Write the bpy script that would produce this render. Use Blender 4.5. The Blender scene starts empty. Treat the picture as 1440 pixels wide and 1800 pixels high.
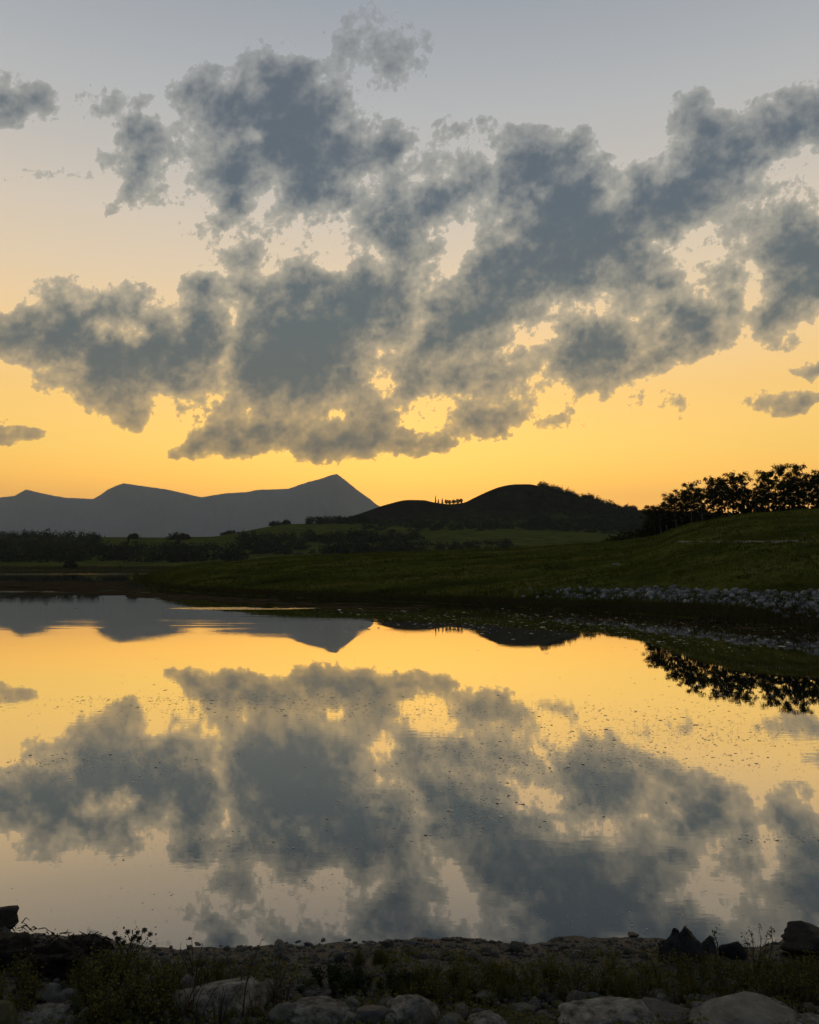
import bpy, bmesh, math, random
import numpy as np
from mathutils import Vector, Matrix

random.seed(7)
RNG = np.random.default_rng(7)
scene = bpy.context.scene
col = scene.collection

# ------------------------------------------------------------------ camera
F = 1400.0                     # focal length in photograph pixels (1440 wide)
CAM_H = 3.0                    # camera height above the lake
PITCH = math.atan(89.0 / F)    # horizon sits 89 px below the picture centre
cam_data = bpy.data.cameras.new('camera')
cam_data.sensor_fit = 'HORIZONTAL'
cam_data.sensor_width = 36.0
cam_data.lens = 36.0 * F / 1440.0
cam_data.clip_start = 0.1
cam_data.clip_end = 120000.0
cam = bpy.data.objects.new('camera', cam_data)
col.objects.link(cam)
cam.location = (0, 0, CAM_H)
cam.rotation_euler = (math.pi / 2 + PITCH, 0, 0)
scene.camera = cam


def srgb(r, g, b):
    def f(c):
        c /= 255.0
        return c / 12.92 if c <= 0.04045 else ((c + 0.055) / 1.055) ** 2.4
    return (f(r), f(g), f(b), 1.0)


# ------------------------------------------------------------------ world: dusk sky
SUN_AZ = math.atan((690 - 720) / F)          # bearing of the glow, from +Y towards +X
SUN_EL = math.radians(1.2)
SUN_DIR = Vector((math.sin(SUN_AZ) * math.cos(SUN_EL), math.cos(SUN_AZ) * math.cos(SUN_EL), math.sin(SUN_EL)))
world = bpy.data.worlds.new('World')
scene.world = world
world.use_nodes = True
nt = world.node_tree
nt.nodes.clear()


def ramp(nt, stops, interp='LINEAR'):
    n = nt.nodes.new('ShaderNodeValToRGB')
    cr = n.color_ramp
    cr.interpolation = interp
    while len(cr.elements) < len(stops):
        cr.elements.new(0.5)
    for e, (p, c) in zip(cr.elements, stops):
        e.position = p
        e.color = c
    return n


def math_node(nt, op, a=None, b=None, clamp=False):
    n = nt.nodes.new('ShaderNodeMath')
    n.operation = op
    n.use_clamp = clamp
    for i, v in enumerate((a, b)):
        if v is None:
            continue
        if isinstance(v, (int, float)):
            n.inputs[i].default_value = v
        else:
            nt.links.new(v, n.inputs[i])
    return n.outputs[0]


def mix_col(nt, fac, a, b, mode='MIX'):
    n = nt.nodes.new('ShaderNodeMix')
    n.data_type = 'RGBA'
    n.blend_type = mode
    for s, v in ((n.inputs[0], fac), (n.inputs[6], a), (n.inputs[7], b)):
        if isinstance(v, (int, float)):
            s.default_value = v
        elif isinstance(v, tuple):
            s.default_value = v
        else:
            nt.links.new(v, s)
    return n.outputs[2]


tc = nt.nodes.new('ShaderNodeTexCoord')
sep = nt.nodes.new('ShaderNodeSeparateXYZ')
nt.links.new(tc.outputs['Generated'], sep.inputs[0])
up = math_node(nt, 'MAXIMUM', sep.outputs['Z'], 0.0)
def half(r, g, b):
    return (r * 0.5, g * 0.5, b * 0.5, 1.0)     # ramps hold half the radiance, the Background doubles it


west = ramp(nt, [(0.0, half(1.92, .74, .04)), (0.063, half(1.98, .84, .04)), (0.10, half(1.98, .94, .045)), (0.134, half(1.58, .91, .10)),
                 (0.204, half(1.28, .76, .175)), (0.271, half(1.10, .73, .33)), (0.335, half(.88, .68, .44)), (0.395, half(.73, .62, .49)),
                 (0.451, half(.58, .54, .49)), (0.503, half(.485, .49, .49)), (0.593, half(.335, .365, .41)), (0.75, half(.22, .26, .32)), (1.0, half(.15, .19, .26))])
nt.links.new(up, west.inputs[0])
east = ramp(nt, [(0.0, half(.065, .072, .10)), (0.15, half(.085, .095, .13)), (0.4, half(.10, .125, .175)), (1.0, half(.15, .19, .26))])
nt.links.new(up, east.inputs[0])
dx = math_node(nt, 'MULTIPLY', sep.outputs['X'], math.sin(SUN_AZ))
dy = math_node(nt, 'MULTIPLY', sep.outputs['Y'], math.cos(SUN_AZ))
dd = math_node(nt, 'ADD', dx, dy)
mr = nt.nodes.new('ShaderNodeMapRange')
mr.interpolation_type = 'SMOOTHSTEP'
mr.inputs['From Min'].default_value = -0.35
mr.inputs['From Max'].default_value = 0.72
nt.links.new(dd, mr.inputs['Value'])
grad = mix_col(nt, mr.outputs[0], east.outputs[0], west.outputs[0])
gw = nt.nodes.new('ShaderNodeMapRange')
gw.interpolation_type = 'SMOOTHSTEP'
gw.inputs['From Min'].default_value = 0.86
gw.inputs['From Max'].default_value = 1.0
nt.links.new(dd, gw.inputs['Value'])
lowf = nt.nodes.new('ShaderNodeMapRange')
lowf.interpolation_type = 'SMOOTHSTEP'
lowf.inputs['From Min'].default_value = 0.34
lowf.inputs['From Max'].default_value = 0.06
nt.links.new(up, lowf.inputs['Value'])
grad = mix_col(nt, math_node(nt, 'MULTIPLY', gw.outputs[0], lowf.outputs[0]), grad, (0.09, 0.055, 0.0, 1.0), 'ADD')
sky = nt.nodes.new('ShaderNodeTexSky')
sky.sky_type = 'NISHITA'
sky.sun_disc = False
sky.sun_elevation = SUN_EL
sky.sun_rotation = SUN_AZ
sky.altitude = 1200
sky.air_density = 1.0
sky.dust_density = 2.0
bg1 = nt.nodes.new('ShaderNodeBackground')
bg1.inputs[1].default_value = 0.05
nt.links.new(sky.outputs[0], bg1.inputs[0])
bg2 = nt.nodes.new('ShaderNodeBackground')
bg2.inputs[1].default_value = 2.0
nt.links.new(grad, bg2.inputs[0])
add = nt.nodes.new('ShaderNodeAddShader')
nt.links.new(bg1.outputs[0], add.inputs[0])
nt.links.new(bg2.outputs[0], add.inputs[1])
wout = nt.nodes.new('ShaderNodeOutputWorld')
nt.links.new(add.outputs[0], wout.inputs[0])

# ------------------------------------------------------------------ the sun, just set behind the hills
sun_data = bpy.data.lights.new('sun', 'SUN')
sun_data.energy = 0.5
sun_data.angle = math.radians(0.5)
sun_data.color = (1.0, 0.72, 0.42)
sun = bpy.data.objects.new('sun', sun_data)
col.objects.link(sun)
sun.rotation_euler = (-SUN_DIR).to_track_quat('-Z', 'Y').to_euler()

# ------------------------------------------------------------------ exposure and render settings
vs = scene.view_settings
vs.view_transform = 'Standard'
vs.look = 'None'
vs.exposure = 0.0
vs.gamma = 1.0
vs.use_curve_mapping = False
cy = scene.cycles
cy.max_bounces = 5
cy.diffuse_bounces = 2
cy.glossy_bounces = 3
cy.transparent_max_bounces = 12
cy.volume_bounces = 1
cy.caustics_reflective = False
cy.caustics_refractive = False
cy.use_denoising = True
cy.denoiser = 'OPENIMAGEDENOISE'


# ------------------------------------------------------------------ numpy helpers
_perm = np.random.default_rng(11).permutation(512)
_perm = np.concatenate([_perm, _perm, _perm])
_ga = np.random.default_rng(12).uniform(0, 2 * math.pi, 2048)


def perlin(x, y, seed=0):
    x = np.asarray(x, float) + seed * 17.31
    y = np.asarray(y, float) - seed * 9.77
    xi = np.floor(x).astype(np.int64)
    yi = np.floor(y).astype(np.int64)
    xf = x - xi
    yf = y - yi
    u = xf * xf * xf * (xf * (xf * 6 - 15) + 10)
    v = yf * yf * yf * (yf * (yf * 6 - 15) + 10)

    def g(ix, iy, fx, fy):
        h = _perm[(_perm[ix & 511] + iy) & 511]
        a = _ga[h]
        return np.cos(a) * fx + np.sin(a) * fy
    a = g(xi, yi, xf, yf)
    b = g(xi + 1, yi, xf - 1, yf)
    c = g(xi, yi + 1, xf, yf - 1)
    d = g(xi + 1, yi + 1, xf - 1, yf - 1)
    return ((a + (b - a) * u) * (1 - v) + (c + (d - c) * u) * v) * 1.41


def fbm(x, y, octaves=5, seed=0, gain=0.5, lac=2.03):
    t = np.zeros(np.shape(x))
    amp = 1.0
    tot = 0
    f = 1.0
    for o in range(octaves):
        t += amp * perlin(np.asarray(x) * f, np.asarray(y) * f, seed + o * 3)
        tot += amp
        amp *= gain
        f *= lac
    return t / tot


def billow(x, y, octaves=5, seed=0, gain=0.5):
    t = np.zeros(np.shape(x))
    amp = 1.0
    tot = 0
    f = 1.0
    for o in range(octaves):
        t += amp * np.abs(perlin(np.asarray(x) * f, np.asarray(y) * f, seed + o * 3))
        tot += amp
        amp *= gain
        f *= 2.05
    return t / tot


def sstep(a, b, x):
    t = np.clip((x - a) / (b - a), 0, 1)
    return t * t * (3 - 2 * t)


def pchip(xk, yk, x):
    xk = np.asarray(xk, float)
    yk = np.asarray(yk, float)
    h = np.diff(xk)
    d = np.diff(yk) / h
    m = np.zeros_like(yk)
    for i in range(1, len(xk) - 1):
        if d[i - 1] * d[i] > 0:
            w1 = 2 * h[i] + h[i - 1]
            w2 = h[i] + 2 * h[i - 1]
            m[i] = (w1 + w2) / (w1 / d[i - 1] + w2 / d[i])
    m[0] = d[0]
    m[-1] = d[-1]
    x = np.clip(x, xk[0], xk[-1])
    i = np.clip(np.searchsorted(xk, x) - 1, 0, len(xk) - 2)
    t = (x - xk[i]) / h[i]
    h00 = (1 + 2 * t) * (1 - t) ** 2
    h10 = t * (1 - t) ** 2
    h01 = t * t * (3 - 2 * t)
    h11 = t * t * (t - 1)
    return h00 * yk[i] + h10 * h[i] * m[i] + h01 * yk[i + 1] + h11 * h[i] * m[i + 1]


def pchip_cols(X, Y, x):
    """Monotone cubic per point: X, Y are (K, N) knots, x is (N)."""
    K, N = Y.shape
    h = np.diff(X, axis=0)
    d = np.diff(Y, axis=0) / h
    m = np.zeros_like(Y)
    w1 = 2 * h[1:] + h[:-1]
    w2 = h[1:] + 2 * h[:-1]
    same = d[:-1] * d[1:] > 0
    with np.errstate(divide='ignore', invalid='ignore'):
        mm = (w1 + w2) / (w1 / d[:-1] + w2 / d[1:])
    m[1:-1] = np.where(same, mm, 0)
    m[0] = d[0]
    m[-1] = d[-1]
    x = np.clip(x, X[0], X[-1])
    i = np.clip((x[None, :] >= X).sum(axis=0) - 1, 0, K - 2)
    c = np.arange(N)
    hi = h[i, c]
    t = (x - X[i, c]) / hi
    return ((1 + 2 * t) * (1 - t) ** 2 * Y[i, c] + t * (1 - t) ** 2 * hi * m[i, c]
            + t * t * (3 - 2 * t) * Y[i + 1, c] + t * t * (t - 1) * hi * m[i + 1, c])


# ------------------------------------------------------------------ photograph pixel -> direction
CT, ST = math.cos(PITCH), math.sin(PITCH)


def ray(px, py):
    a = (np.asarray(px, float) - 720) / F
    b = (900 - np.asarray(py, float)) / F
    return a, CT - b * ST, ST + b * CT


def on_water(px, py):
    a, b, c = ray(px, py)
    t = -CAM_H / c
    return a * t, b * t


def at_depth(px, py, Y):
    a, b, c = ray(px, py)
    t = Y / b
    return a * t, Y, CAM_H + c * t


# ------------------------------------------------------------------ the lie of the land
FH = F / CT                               # px per unit slope at the horizon line
HOR = 900 + F * math.tan(PITCH)           # horizon row (989)


def zrow(Y, py):
    return CAM_H + Y * (HOR - np.asarray(py, float)) / FH


V_PX = [-600, 0, 200, 300, 370, 400, 430, 465, 500, 560, 600, 640, 680, 720, 745, 762, 790, 815, 835, 860, 880, 905, 930,
        945, 960, 985, 1010, 1040, 1070, 1100, 1145, 1250, 1440, 2300]
V_RIDGE = [944, 943, 945, 945, 944.5, 940, 934, 927, 922, 919, 918, 918, 918, 917, 917, 917, 917, 917, 916, 915, 914, 914, 914,
           914, 914, 914, 915, 917, 918, 920, 922, 925, 930, 940]
V_CREST = [955, 955, 955, 955, 955, 953, 948, 940, 932, 922, 914, 901, 887, 879, 879.5, 883, 886.5, 884, 875, 863.5, 856, 851.5, 851,
           853.5, 858.5, 867, 874, 879, 891, 895, 898.5, 901, 906, 918]
V_MEAD = [960, 958, 953, 951, 950, 949, 947, 944, 941, 938, 937, 936, 936, 936, 936, 936, 936, 936, 936, 936, 936, 936, 936,
          937, 937, 938, 939, 940, 941, 942, 944, 948, 950, 960]

P_PX = [200, 235, 250, 270, 300, 350, 400, 500, 600, 720, 900, 1000, 1100, 1150, 1200, 1250, 1300, 1440, 1900]
P_Y0 = [170, 150, 135, 104, 88, 80, 76, 69, 65, 61, 54.5, 51, 47.7, 45.8, 44, 42, 40, 36, 27]
P_ZB = [.1, .1, .15, .25, .4, .5, .6, .7, .75, .8, 1.0, 1.15, 1.3, 1.38, 1.45, 1.5, 1.6, 1.7, 1.7]
P_Y1 = [172, 155, 142, 120, 108, 107, 108, 110, 111, 112, 112, 112, 108, 103, 99, 97, 96, 94, 85]
P_CR = [1005, 1006, 1012, 1006, 1000, 993, 988, 980, 975, 970, 964, 959, 953, 945, 928, 917, 910, 902, 890]

N_PX = [-1200, -300, 0, 60, 190, 300, 480, 650, 800, 900, 1000, 1100, 1170, 1300, 1440, 1700, 2600]
N_PY = [1610, 1612, 1625, 1640, 1655, 1665, 1666, 1660, 1655, 1660, 1652, 1656, 1654, 1662, 1645, 1640, 1640]
_nx, _ny = on_water(N_PX, N_PY)


def near_shore(x):
    return pchip(_nx, _ny, x) + 0.16 * fbm(np.asarray(x) * 0.9, np.asarray(x) * 0.0, 2, 17) + 0.09 * fbm(np.asarray(x) * 3.7, np.asarray(x) * 0.0 + 3.3, 3, 19)


def terrain(x, y, detail=True):
    x = np.atleast_1d(np.asarray(x, float)).ravel()
    y = np.atleast_1d(np.asarray(y, float)).ravel()
    ys = near_shore(x)
    d = ys - y
    n = np.where(d > 0, np.minimum(0.215 * d, 1.6 + 0.05 * d), np.maximum(0.10 * d, -2.0))
    z = n.copy()
    m = y > 18
    if m.any():
        xm, ym = x[m], y[m]
        px = np.clip(720 + FH * xm / ym, -600, 2300)
        # promontory
        y0 = pchip(P_PX, P_Y0, px)
        y1 = pchip(P_PX, P_Y1, px)
        zb = pchip(P_PX, P_ZB, px)
        zc = zrow(y1, pchip(P_PX, P_CR, px))
        X = np.stack([y0 - 12, y0, y0 + 5 * (y1 - y0) / 50.0, y1, y1 + 35, y1 + 120])
        hold = np.where(px > 1150, 0.9, 0.55)
        Z = np.stack([np.full_like(y0, -2.0), np.zeros_like(y0), zb, zc, zc * hold, np.full_like(y0, -3.0)])
        p = pchip_cols(X, Z, ym) - np.maximum(0, 243 - px) * 0.06
        if detail:
            p = p + np.where(p > 0.1, 1, 0) * (0.40 * fbm(xm * 0.07, ym * 0.16, 3, 5) + 0.20 * fbm(xm * 0.35, ym * 0.8, 3, 9)) * sstep(0.1, 1.5, p)
        # valley and hills
        rows = [(150, None), (300, None), (380, 993), (470, 975), (600, V_MEAD), (720, V_RIDGE), (850, V_CREST)]
        zs = []
        for Yk, r in rows:
            if r is None:
                zs.append(np.full_like(px, -2.0 if Yk < 200 else 0.0))
            elif isinstance(r, (int, float)):
                zs.append(np.full_like(px, zrow(Yk, r)))
            else:
                zs.append(zrow(Yk, pchip(V_PX, r, px)))
        zs += [zs[-1] * 0.6, np.full_like(px, 25.0), np.full_like(px, 25.0)]
        Xk = np.array([r[0] for r in rows] + [1200, 2500, 30000.0])
        v = pchip_cols(np.repeat(Xk[:, None], len(px), 1), np.stack(zs), ym)
        if detail:
            v = v + (1.0 * fbm(xm * 0.012, ym * 0.012, 3, 21)) * sstep(2, 15, v) * (1 - sstep(700, 850, ym) * 0.7)
        z[m] = np.maximum(np.maximum(p, v), n[m])
    if detail:
        nn = (y < 18) & (d > -1.5)
        z = z + np.where(nn, 0.045 * fbm(x * 1.3, y * 1.3, 3, 31) * sstep(-0.2, 0.7, d), 0)
    return z


def ground_hit(px, py, y_from=18.0, y_to=1500.0, steps=900):
    """First point of the land along the view ray of a photograph pixel."""
    a, b, c = [float(v) for v in ray(px, py)]
    Ys = np.geomspace(y_from, y_to, steps)
    t = Ys / b
    z = CAM_H + c * t
    h = terrain(a * t, Ys)
    k = np.nonzero(h >= z)[0]
    if len(k) == 0:
        return None
    k = k[0]
    return Vector((a * t[k], Ys[k], h[k]))


def near_hit(px, py):
    return ground_hit(px, py, 1.5, 9.0, 500)


# ------------------------------------------------------------------ object helpers
def tag(o, label=None, cat=None, group=None, kind=None):
    if label:
        o['label'] = label
    if cat:
        o['category'] = cat
    if group:
        o['group'] = group
    if kind:
        o['kind'] = kind
    return o


def mesh_from(name, verts, faces, mat=None, smooth=False):
    me = bpy.data.meshes.new(name)
    verts = np.asarray(verts, np.float32)
    if isinstance(faces, np.ndarray):
        nf, k = faces.shape
        me.vertices.add(len(verts))
        me.vertices.foreach_set('co', verts.ravel())
        me.loops.add(nf * k)
        me.loops.foreach_set('vertex_index', faces.astype(np.int32).ravel())
        me.polygons.add(nf)
        me.polygons.foreach_set('loop_start', np.arange(0, nf * k, k, dtype=np.int32))
        me.polygons.foreach_set('loop_total', np.full(nf, k, np.int32))
        if smooth:
            me.polygons.foreach_set('use_smooth', np.ones(nf, bool))
        me.update(calc_edges=True)
        me.validate()
    else:
        me.from_pydata([tuple(v) for v in verts.tolist()], [], faces)
        if smooth:
            for p in me.polygons:
                p.use_smooth = True
        me.update()
    if mat:
        me.materials.append(mat)
    return me


def obj(name, me, parent=None, loc=(0, 0, 0)):
    o = bpy.data.objects.new(name, me)
    col.objects.link(o)
    o.location = loc
    o.parent = parent
    return o


def empty(name, loc=(0, 0, 0), rz=0.0):
    o = bpy.data.objects.new(name, None)
    col.objects.link(o)
    o.location = loc
    o.rotation_euler = (0, 0, rz)
    o.empty_display_size = 0.2
    return o


def grid_faces(nr, nc):
    i = np.arange(nr - 1)[:, None] * nc + np.arange(nc - 1)[None, :]
    i = i.ravel()
    return np.stack([i, i + 1, i + 1 + nc, i + nc], axis=1)


# ------------------------------------------------------------------ materials
def new_mat(name):
    m = bpy.data.materials.new(name)
    m.use_nodes = True
    t = m.node_tree
    t.nodes.clear()
    out = t.nodes.new('ShaderNodeOutputMaterial')
    return m, t, out


def noise(t, scale, detail=4.0, rough=0.6, coord='Object', vscale=None, dist=0.0):
    c = t.nodes.new('ShaderNodeTexCoord')
    src = c.outputs[coord]
    if vscale:
        mp = t.nodes.new('ShaderNodeMapping')
        mp.inputs['Scale'].default_value = vscale
        t.links.new(src, mp.inputs['Vector'])
        src = mp.outputs[0]
    n = t.nodes.new('ShaderNodeTexNoise')
    n.inputs['Scale'].default_value = scale
    n.inputs['Detail'].default_value = detail
    n.inputs['Roughness'].default_value = rough
    n.inputs['Distortion'].default_value = dist
    t.links.new(src, n.inputs['Vector'])
    return n.outputs[0]


def surface_mat(name, stops, scale, rough=0.9, bump=0.3, bscale=None, bdist=0.02, spec=0.2, per_object=0.0, coord='Object', vscale=None, detail=5.0):
    m, t, out = new_mat(name)
    p = t.nodes.new('ShaderNodeBsdfPrincipled')
    t.links.new(p.outputs[0], out.inputs[0])
    r = ramp(t, stops)
    t.links.new(noise(t, scale, detail, coord=coord, vscale=vscale), r.inputs[0])
    c = r.outputs[0]
    if per_object:
        oi = t.nodes.new('ShaderNodeObjectInfo')
        v = math_node(t, 'MULTIPLY_ADD', oi.outputs['Random'], per_object)
        v.node.inputs[2].default_value = 1.0 - per_object * 0.5
        hs = t.nodes.new('ShaderNodeHueSaturation')
        t.links.new(v, hs.inputs['Value'])
        t.links.new(c, hs.inputs['Color'])
        c = hs.outputs[0]
    t.links.new(c, p.inputs['Base Color'])
    p.inputs['Roughness'].default_value = rough
    p.inputs['Specular IOR Level'].default_value = spec
    if bump:
        b = t.nodes.new('ShaderNodeBump')
        b.inputs['Strength'].default_value = bump
        b.inputs['Distance'].default_value = bdist
        t.links.new(noise(t, bscale or scale * 3, 6.0, 0.65, coord=coord, vscale=vscale), b.inputs['Height'])
        t.links.new(b.outputs[0], p.inputs['Normal'])
    return m


def C(r, g, b):
    return (r, g, b, 1.0)


M = {}
M['land'] = surface_mat('land', [(0.3, C(.020, .023, .005)), (0.42, C(.045, .054, .009)), (0.53, C(.078, .085, .014)), (0.62, C(.105, .096, .022)), (0.74, C(.095, .072, .024))],
                        0.22, 1.0, 0.8, 1.6, 0.35, 0.0, detail=10.0, vscale=(.30, 1.0, 1.0))
_t = M['land'].node_tree
_p = [n for n in _t.nodes if n.type == 'BSDF_PRINCIPLED'][0]
_g = _t.nodes.new('ShaderNodeNewGeometry')
_s = _t.nodes.new('ShaderNodeSeparateXYZ')
_t.links.new(_g.outputs['Position'], _s.inputs[0])
_w = math_node(_t, 'MULTIPLY_ADD', noise(_t, 0.015, 4.0), 120.0)
_t.links.new(_s.outputs[1], _w.node.inputs[2])
_m = _t.nodes.new('ShaderNodeMapRange')
_m.inputs['From Min'].default_value = 770
_m.inputs['From Max'].default_value = 810
_t.links.new(_w, _m.inputs['Value'])
_heath = ramp(_t, [(0.3, C(.012, .011, .006)), (0.6, C(.026, .022, .012)), (0.8, C(.042, .036, .018))])
_t.links.new(noise(_t, 0.08, 6.0), _heath.inputs[0])
_c = _p.inputs['Base Color'].links[0].from_socket
_t.links.new(mix_col(_t, _m.outputs[0], _c, _heath.outputs[0]), _p.inputs['Base Color'])
M['mountain'] = surface_mat('mountain', [(0.3, C(.05, .055, .05)), (0.6, C(.09, .09, .085)), (0.8, C(.14, .13, .12))], 0.002, 0.95, 0.4, 0.006, 40, 0.05)
M['mud'] = surface_mat('mud', [(0.3, C(.007, .007, .005)), (0.5, C(.014, .014, .0105)), (0.7, C(.032, .031, .024))], 6.0, 0.6, 0.9, 30.0, 0.03, 0.35, detail=9.0)
M['stone'] = surface_mat('stone', [(0.25, C(.075, .070, .054)), (0.5, C(.145, .136, .108)), (0.75, C(.23, .217, .178))], 5.0, 0.85, 0.9, 26.0, 0.03, 0.12, per_object=0.7)
M['pale_stone'] = surface_mat('pale_stone', [(0.36, C(.060, .056, .042)), (0.46, C(.15, .14, .112)), (0.56, C(.22, .208, .170)), (0.68, C(.33, .315, .262))], 6.0, 0.85, 1.0, 16.0, 0.04, 0.12, per_object=0.3)
M['dark_stone'] = surface_mat('dark_stone', [(0.25, C(.018, .018, .017)), (0.5, C(.036, .035, .032)), (0.8, C(.075, .072, .066))], 5.0, 0.6, 0.7, 20.0, 0.02, 0.3, per_object=0.5)
M['black_stone'] = surface_mat('black_stone', [(0.25, C(.006, .006, .006)), (0.5, C(.013, .013, .012)), (0.8, C(.032, .031, .028))], 5.0, 0.7, 0.8, 20.0, 0.03, 0.15)
M['moss_stone'] = surface_mat('moss_stone', [(0.35, C(.055, .060, .022)), (0.55, C(.085, .082, .040)), (0.75, C(.17, .16, .12))], 4.0, 0.95, 0.7, 40.0, 0.02, 0.1)
M['riprap'] = surface_mat('riprap', [(0.25, C(.10, .10, .095)), (0.5, C(.19, .19, .18)), (0.8, C(.30, .295, .28))], 2.5, 0.9, 0.6, 8.0, 0.06, 0.1, per_object=1.0)
M['bark'] = surface_mat('bark', [(0.3, C(.05, .047, .04)), (0.6, C(.13, .125, .11)), (0.8, C(.22, .21, .19))], 6.0, 0.9, 0.5, 20, 0.02, 0.1)
M['twig'] = surface_mat('twig', [(0.3, C(.030, .024, .016)), (0.7, C(.075, .060, .040))], 20.0, 0.9, 0.3, 60, 0.005, 0.1)
M['straw'] = surface_mat('straw', [(0.3, C(.11, .09, .045)), (0.7, C(.22, .19, .11))], 20.0, 0.9, 0.0)
M['sod'] = surface_mat('sod', [(0.3, C(.012, .010, .007)), (0.6, C(.030, .025, .017)), (0.8, C(.055, .045, .030))], 12.0, 0.8, 1.0, 45.0, 0.04, 0.2, detail=8.0)


def leaf_mat(name, a, b, translucent=0.3, scale=9.0):
    m, t, out = new_mat(name)
    d = t.nodes.new('ShaderNodeBsdfDiffuse')
    tr = t.nodes.new('ShaderNodeBsdfTranslucent')
    r = ramp(t, [(0.3, a), (0.7, b)])
    t.links.new(noise(t, scale, 4.0), r.inputs[0])
    t.links.new(r.outputs[0], d.inputs[0])
    t.links.new(r.outputs[0], tr.inputs[0])
    mx = t.nodes.new('ShaderNodeMixShader')
    mx.inputs[0].default_value = translucent
    t.links.new(d.outputs[0], mx.inputs[1])
    t.links.new(tr.outputs[0], mx.inputs[2])
    t.links.new(mx.outputs[0], out.inputs[0])
    return m


M['aspen_leaf'] = leaf_mat('aspen_leaf', C(.020, .026, .008), C(.040, .046, .014), 0.06)
M['brush_leaf'] = leaf_mat('brush_leaf', C(.022, .026, .014), C(.055, .056, .026), 0.1, 0.06)
M['weed_leaf'] = leaf_mat('weed_leaf', C(.060, .066, .016), C(.165, .15, .042), 0.3)
M['dark_weed'] = leaf_mat('dark_weed', C(.020, .028, .014), C(.045, .055, .022), 0.2)
M['dry_weed'] = leaf_mat('dry_weed', C(.085, .060, .030), C(.17, .13, .07), 0.2)
M['grass'] = leaf_mat('grass', C(.030, .037, .006), C(.125, .125, .022), 0.25, 0.30)
M['sedge'] = leaf_mat('sedge', C(.05, .045, .018), C(.10, .085, .035), 0.2)

# floating weed: wet, a little glossy
m, t, out = new_mat('floating_weed')
r = ramp(t, [(0.35, C(.06, .048, .022)), (0.65, C(.22, .18, .10))])
t.links.new(noise(t, 3.0, 3.0), r.inputs[0])
d_ = t.nodes.new('ShaderNodeBsdfDiffuse')
t.links.new(r.outputs[0], d_.inputs[0])
g_ = t.nodes.new('ShaderNodeBsdfGlossy')
g_.inputs['Roughness'].default_value = 0.5
g_.inputs['Color'].default_value = C(.75, .70, .58)
x_ = t.nodes.new('ShaderNodeMixShader')
x_.inputs[0].default_value = 0.78
t.links.new(d_.outputs[0], x_.inputs[1])
t.links.new(g_.outputs[0], x_.inputs[2])
t.links.new(x_.outputs[0], out.inputs[0])
M['floating_weed'] = m

m, t, out = new_mat('algae_mat')
p = t.nodes.new('ShaderNodeBsdfDiffuse')
r = ramp(t, [(0.35, C(.022, .017, .009)), (0.65, C(.075, .052, .026))])
t.links.new(noise(t, 0.8, 6.0), r.inputs[0])
t.links.new(r.outputs[0], p.inputs['Color'])
t.links.new(p.outputs[0], out.inputs[0])
M['algae_mat'] = m

# lake water: dark body under a mirror whose strength follows the viewing angle
m, t, out = new_mat('water')
geo = t.nodes.new('ShaderNodeNewGeometry')
lw = t.nodes.new('ShaderNodeLayerWeight')
lw.inputs[0].default_value = 0.5
refl = ramp(t, [(0.0, C(.03, .03, .03)), (0.45, C(.16, .16, .16)), (0.58, C(.29, .29, .29)), (0.66, C(.43, .43, .43)),
                (0.785, C(.78, .78, .78)), (0.90, C(.93, .93, .93)), (1.0, C(.98, .98, .98))])
t.links.new(lw.outputs['Facing'], refl.inputs[0])
gl = t.nodes.new('ShaderNodeBsdfGlossy')
gl.inputs['Roughness'].default_value = 0.012
gl.inputs['Color'].default_value = C(1.0, 0.985, 0.96)
df = t.nodes.new('ShaderNodeBsdfDiffuse')
df.inputs['Color'].default_value = C(.012, .014, .012)
mx = t.nodes.new('ShaderNodeMixShader')
t.links.new(refl.outputs[0], mx.inputs[0])
t.links.new(df.outputs[0], mx.inputs[1])
t.links.new(gl.outputs[0], mx.inputs[2])
t.links.new(mx.outputs[0], out.inputs[0])
# calm everywhere, ruffled in long streaks and in one gust patch
fine = noise(t, 1.0, 3.0, 0.5, vscale=(3.0, 7.0, 1.0))
swell = noise(t, 1.0, 2.0, 0.5, vscale=(0.25, 0.7, 1.0))
streak = noise(t, 1.0, 4.0, 0.6, vscale=(0.02, 0.11, 1.0))
ms = t.nodes.new('ShaderNodeMapRange')
ms.inputs['From Min'].default_value = 0.50
ms.inputs['From Max'].default_value = 0.72
t.links.new(streak, ms.inputs['Value'])
amp = math_node(t, 'MULTIPLY_ADD', ms.outputs[0], 0.0012)
amp.node.inputs[2].default_value = 0.0001
sx = t.nodes.new('ShaderNodeSeparateXYZ')
t.links.new(geo.outputs['Position'], sx.inputs[0])
for cx, cy_, rx, ry, k in ((-11, 53.0, 5.5, 1.5, 0.03), (-84, 215, 52, 34, 0.010), (-40, 83, 12, 2.5, 0.006), (-11, 41, 9, 3.5, 0.0007), (-30, 42, 8, 2.0, 0.0004)):
    ux = math_node(t, 'DIVIDE', math_node(t, 'SUBTRACT', sx.outputs[0], cx), rx)
    uy = math_node(t, 'DIVIDE', math_node(t, 'SUBTRACT', sx.outputs[1], cy_), ry)
    rr = math_node(t, 'ADD', math_node(t, 'MULTIPLY', ux, ux), math_node(t, 'MULTIPLY', uy, uy))
    mk = math_node(t, 'MULTIPLY', math_node(t, 'SUBTRACT', 1.0, rr, clamp=True), k)
    amp = math_node(t, 'ADD', amp, mk)
h1 = math_node(t, 'MULTIPLY', fine, amp)
band = noise(t, 1.0, 3.0, 0.55, vscale=(0.10, 0.85, 1.0))
bm_ = None
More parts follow.
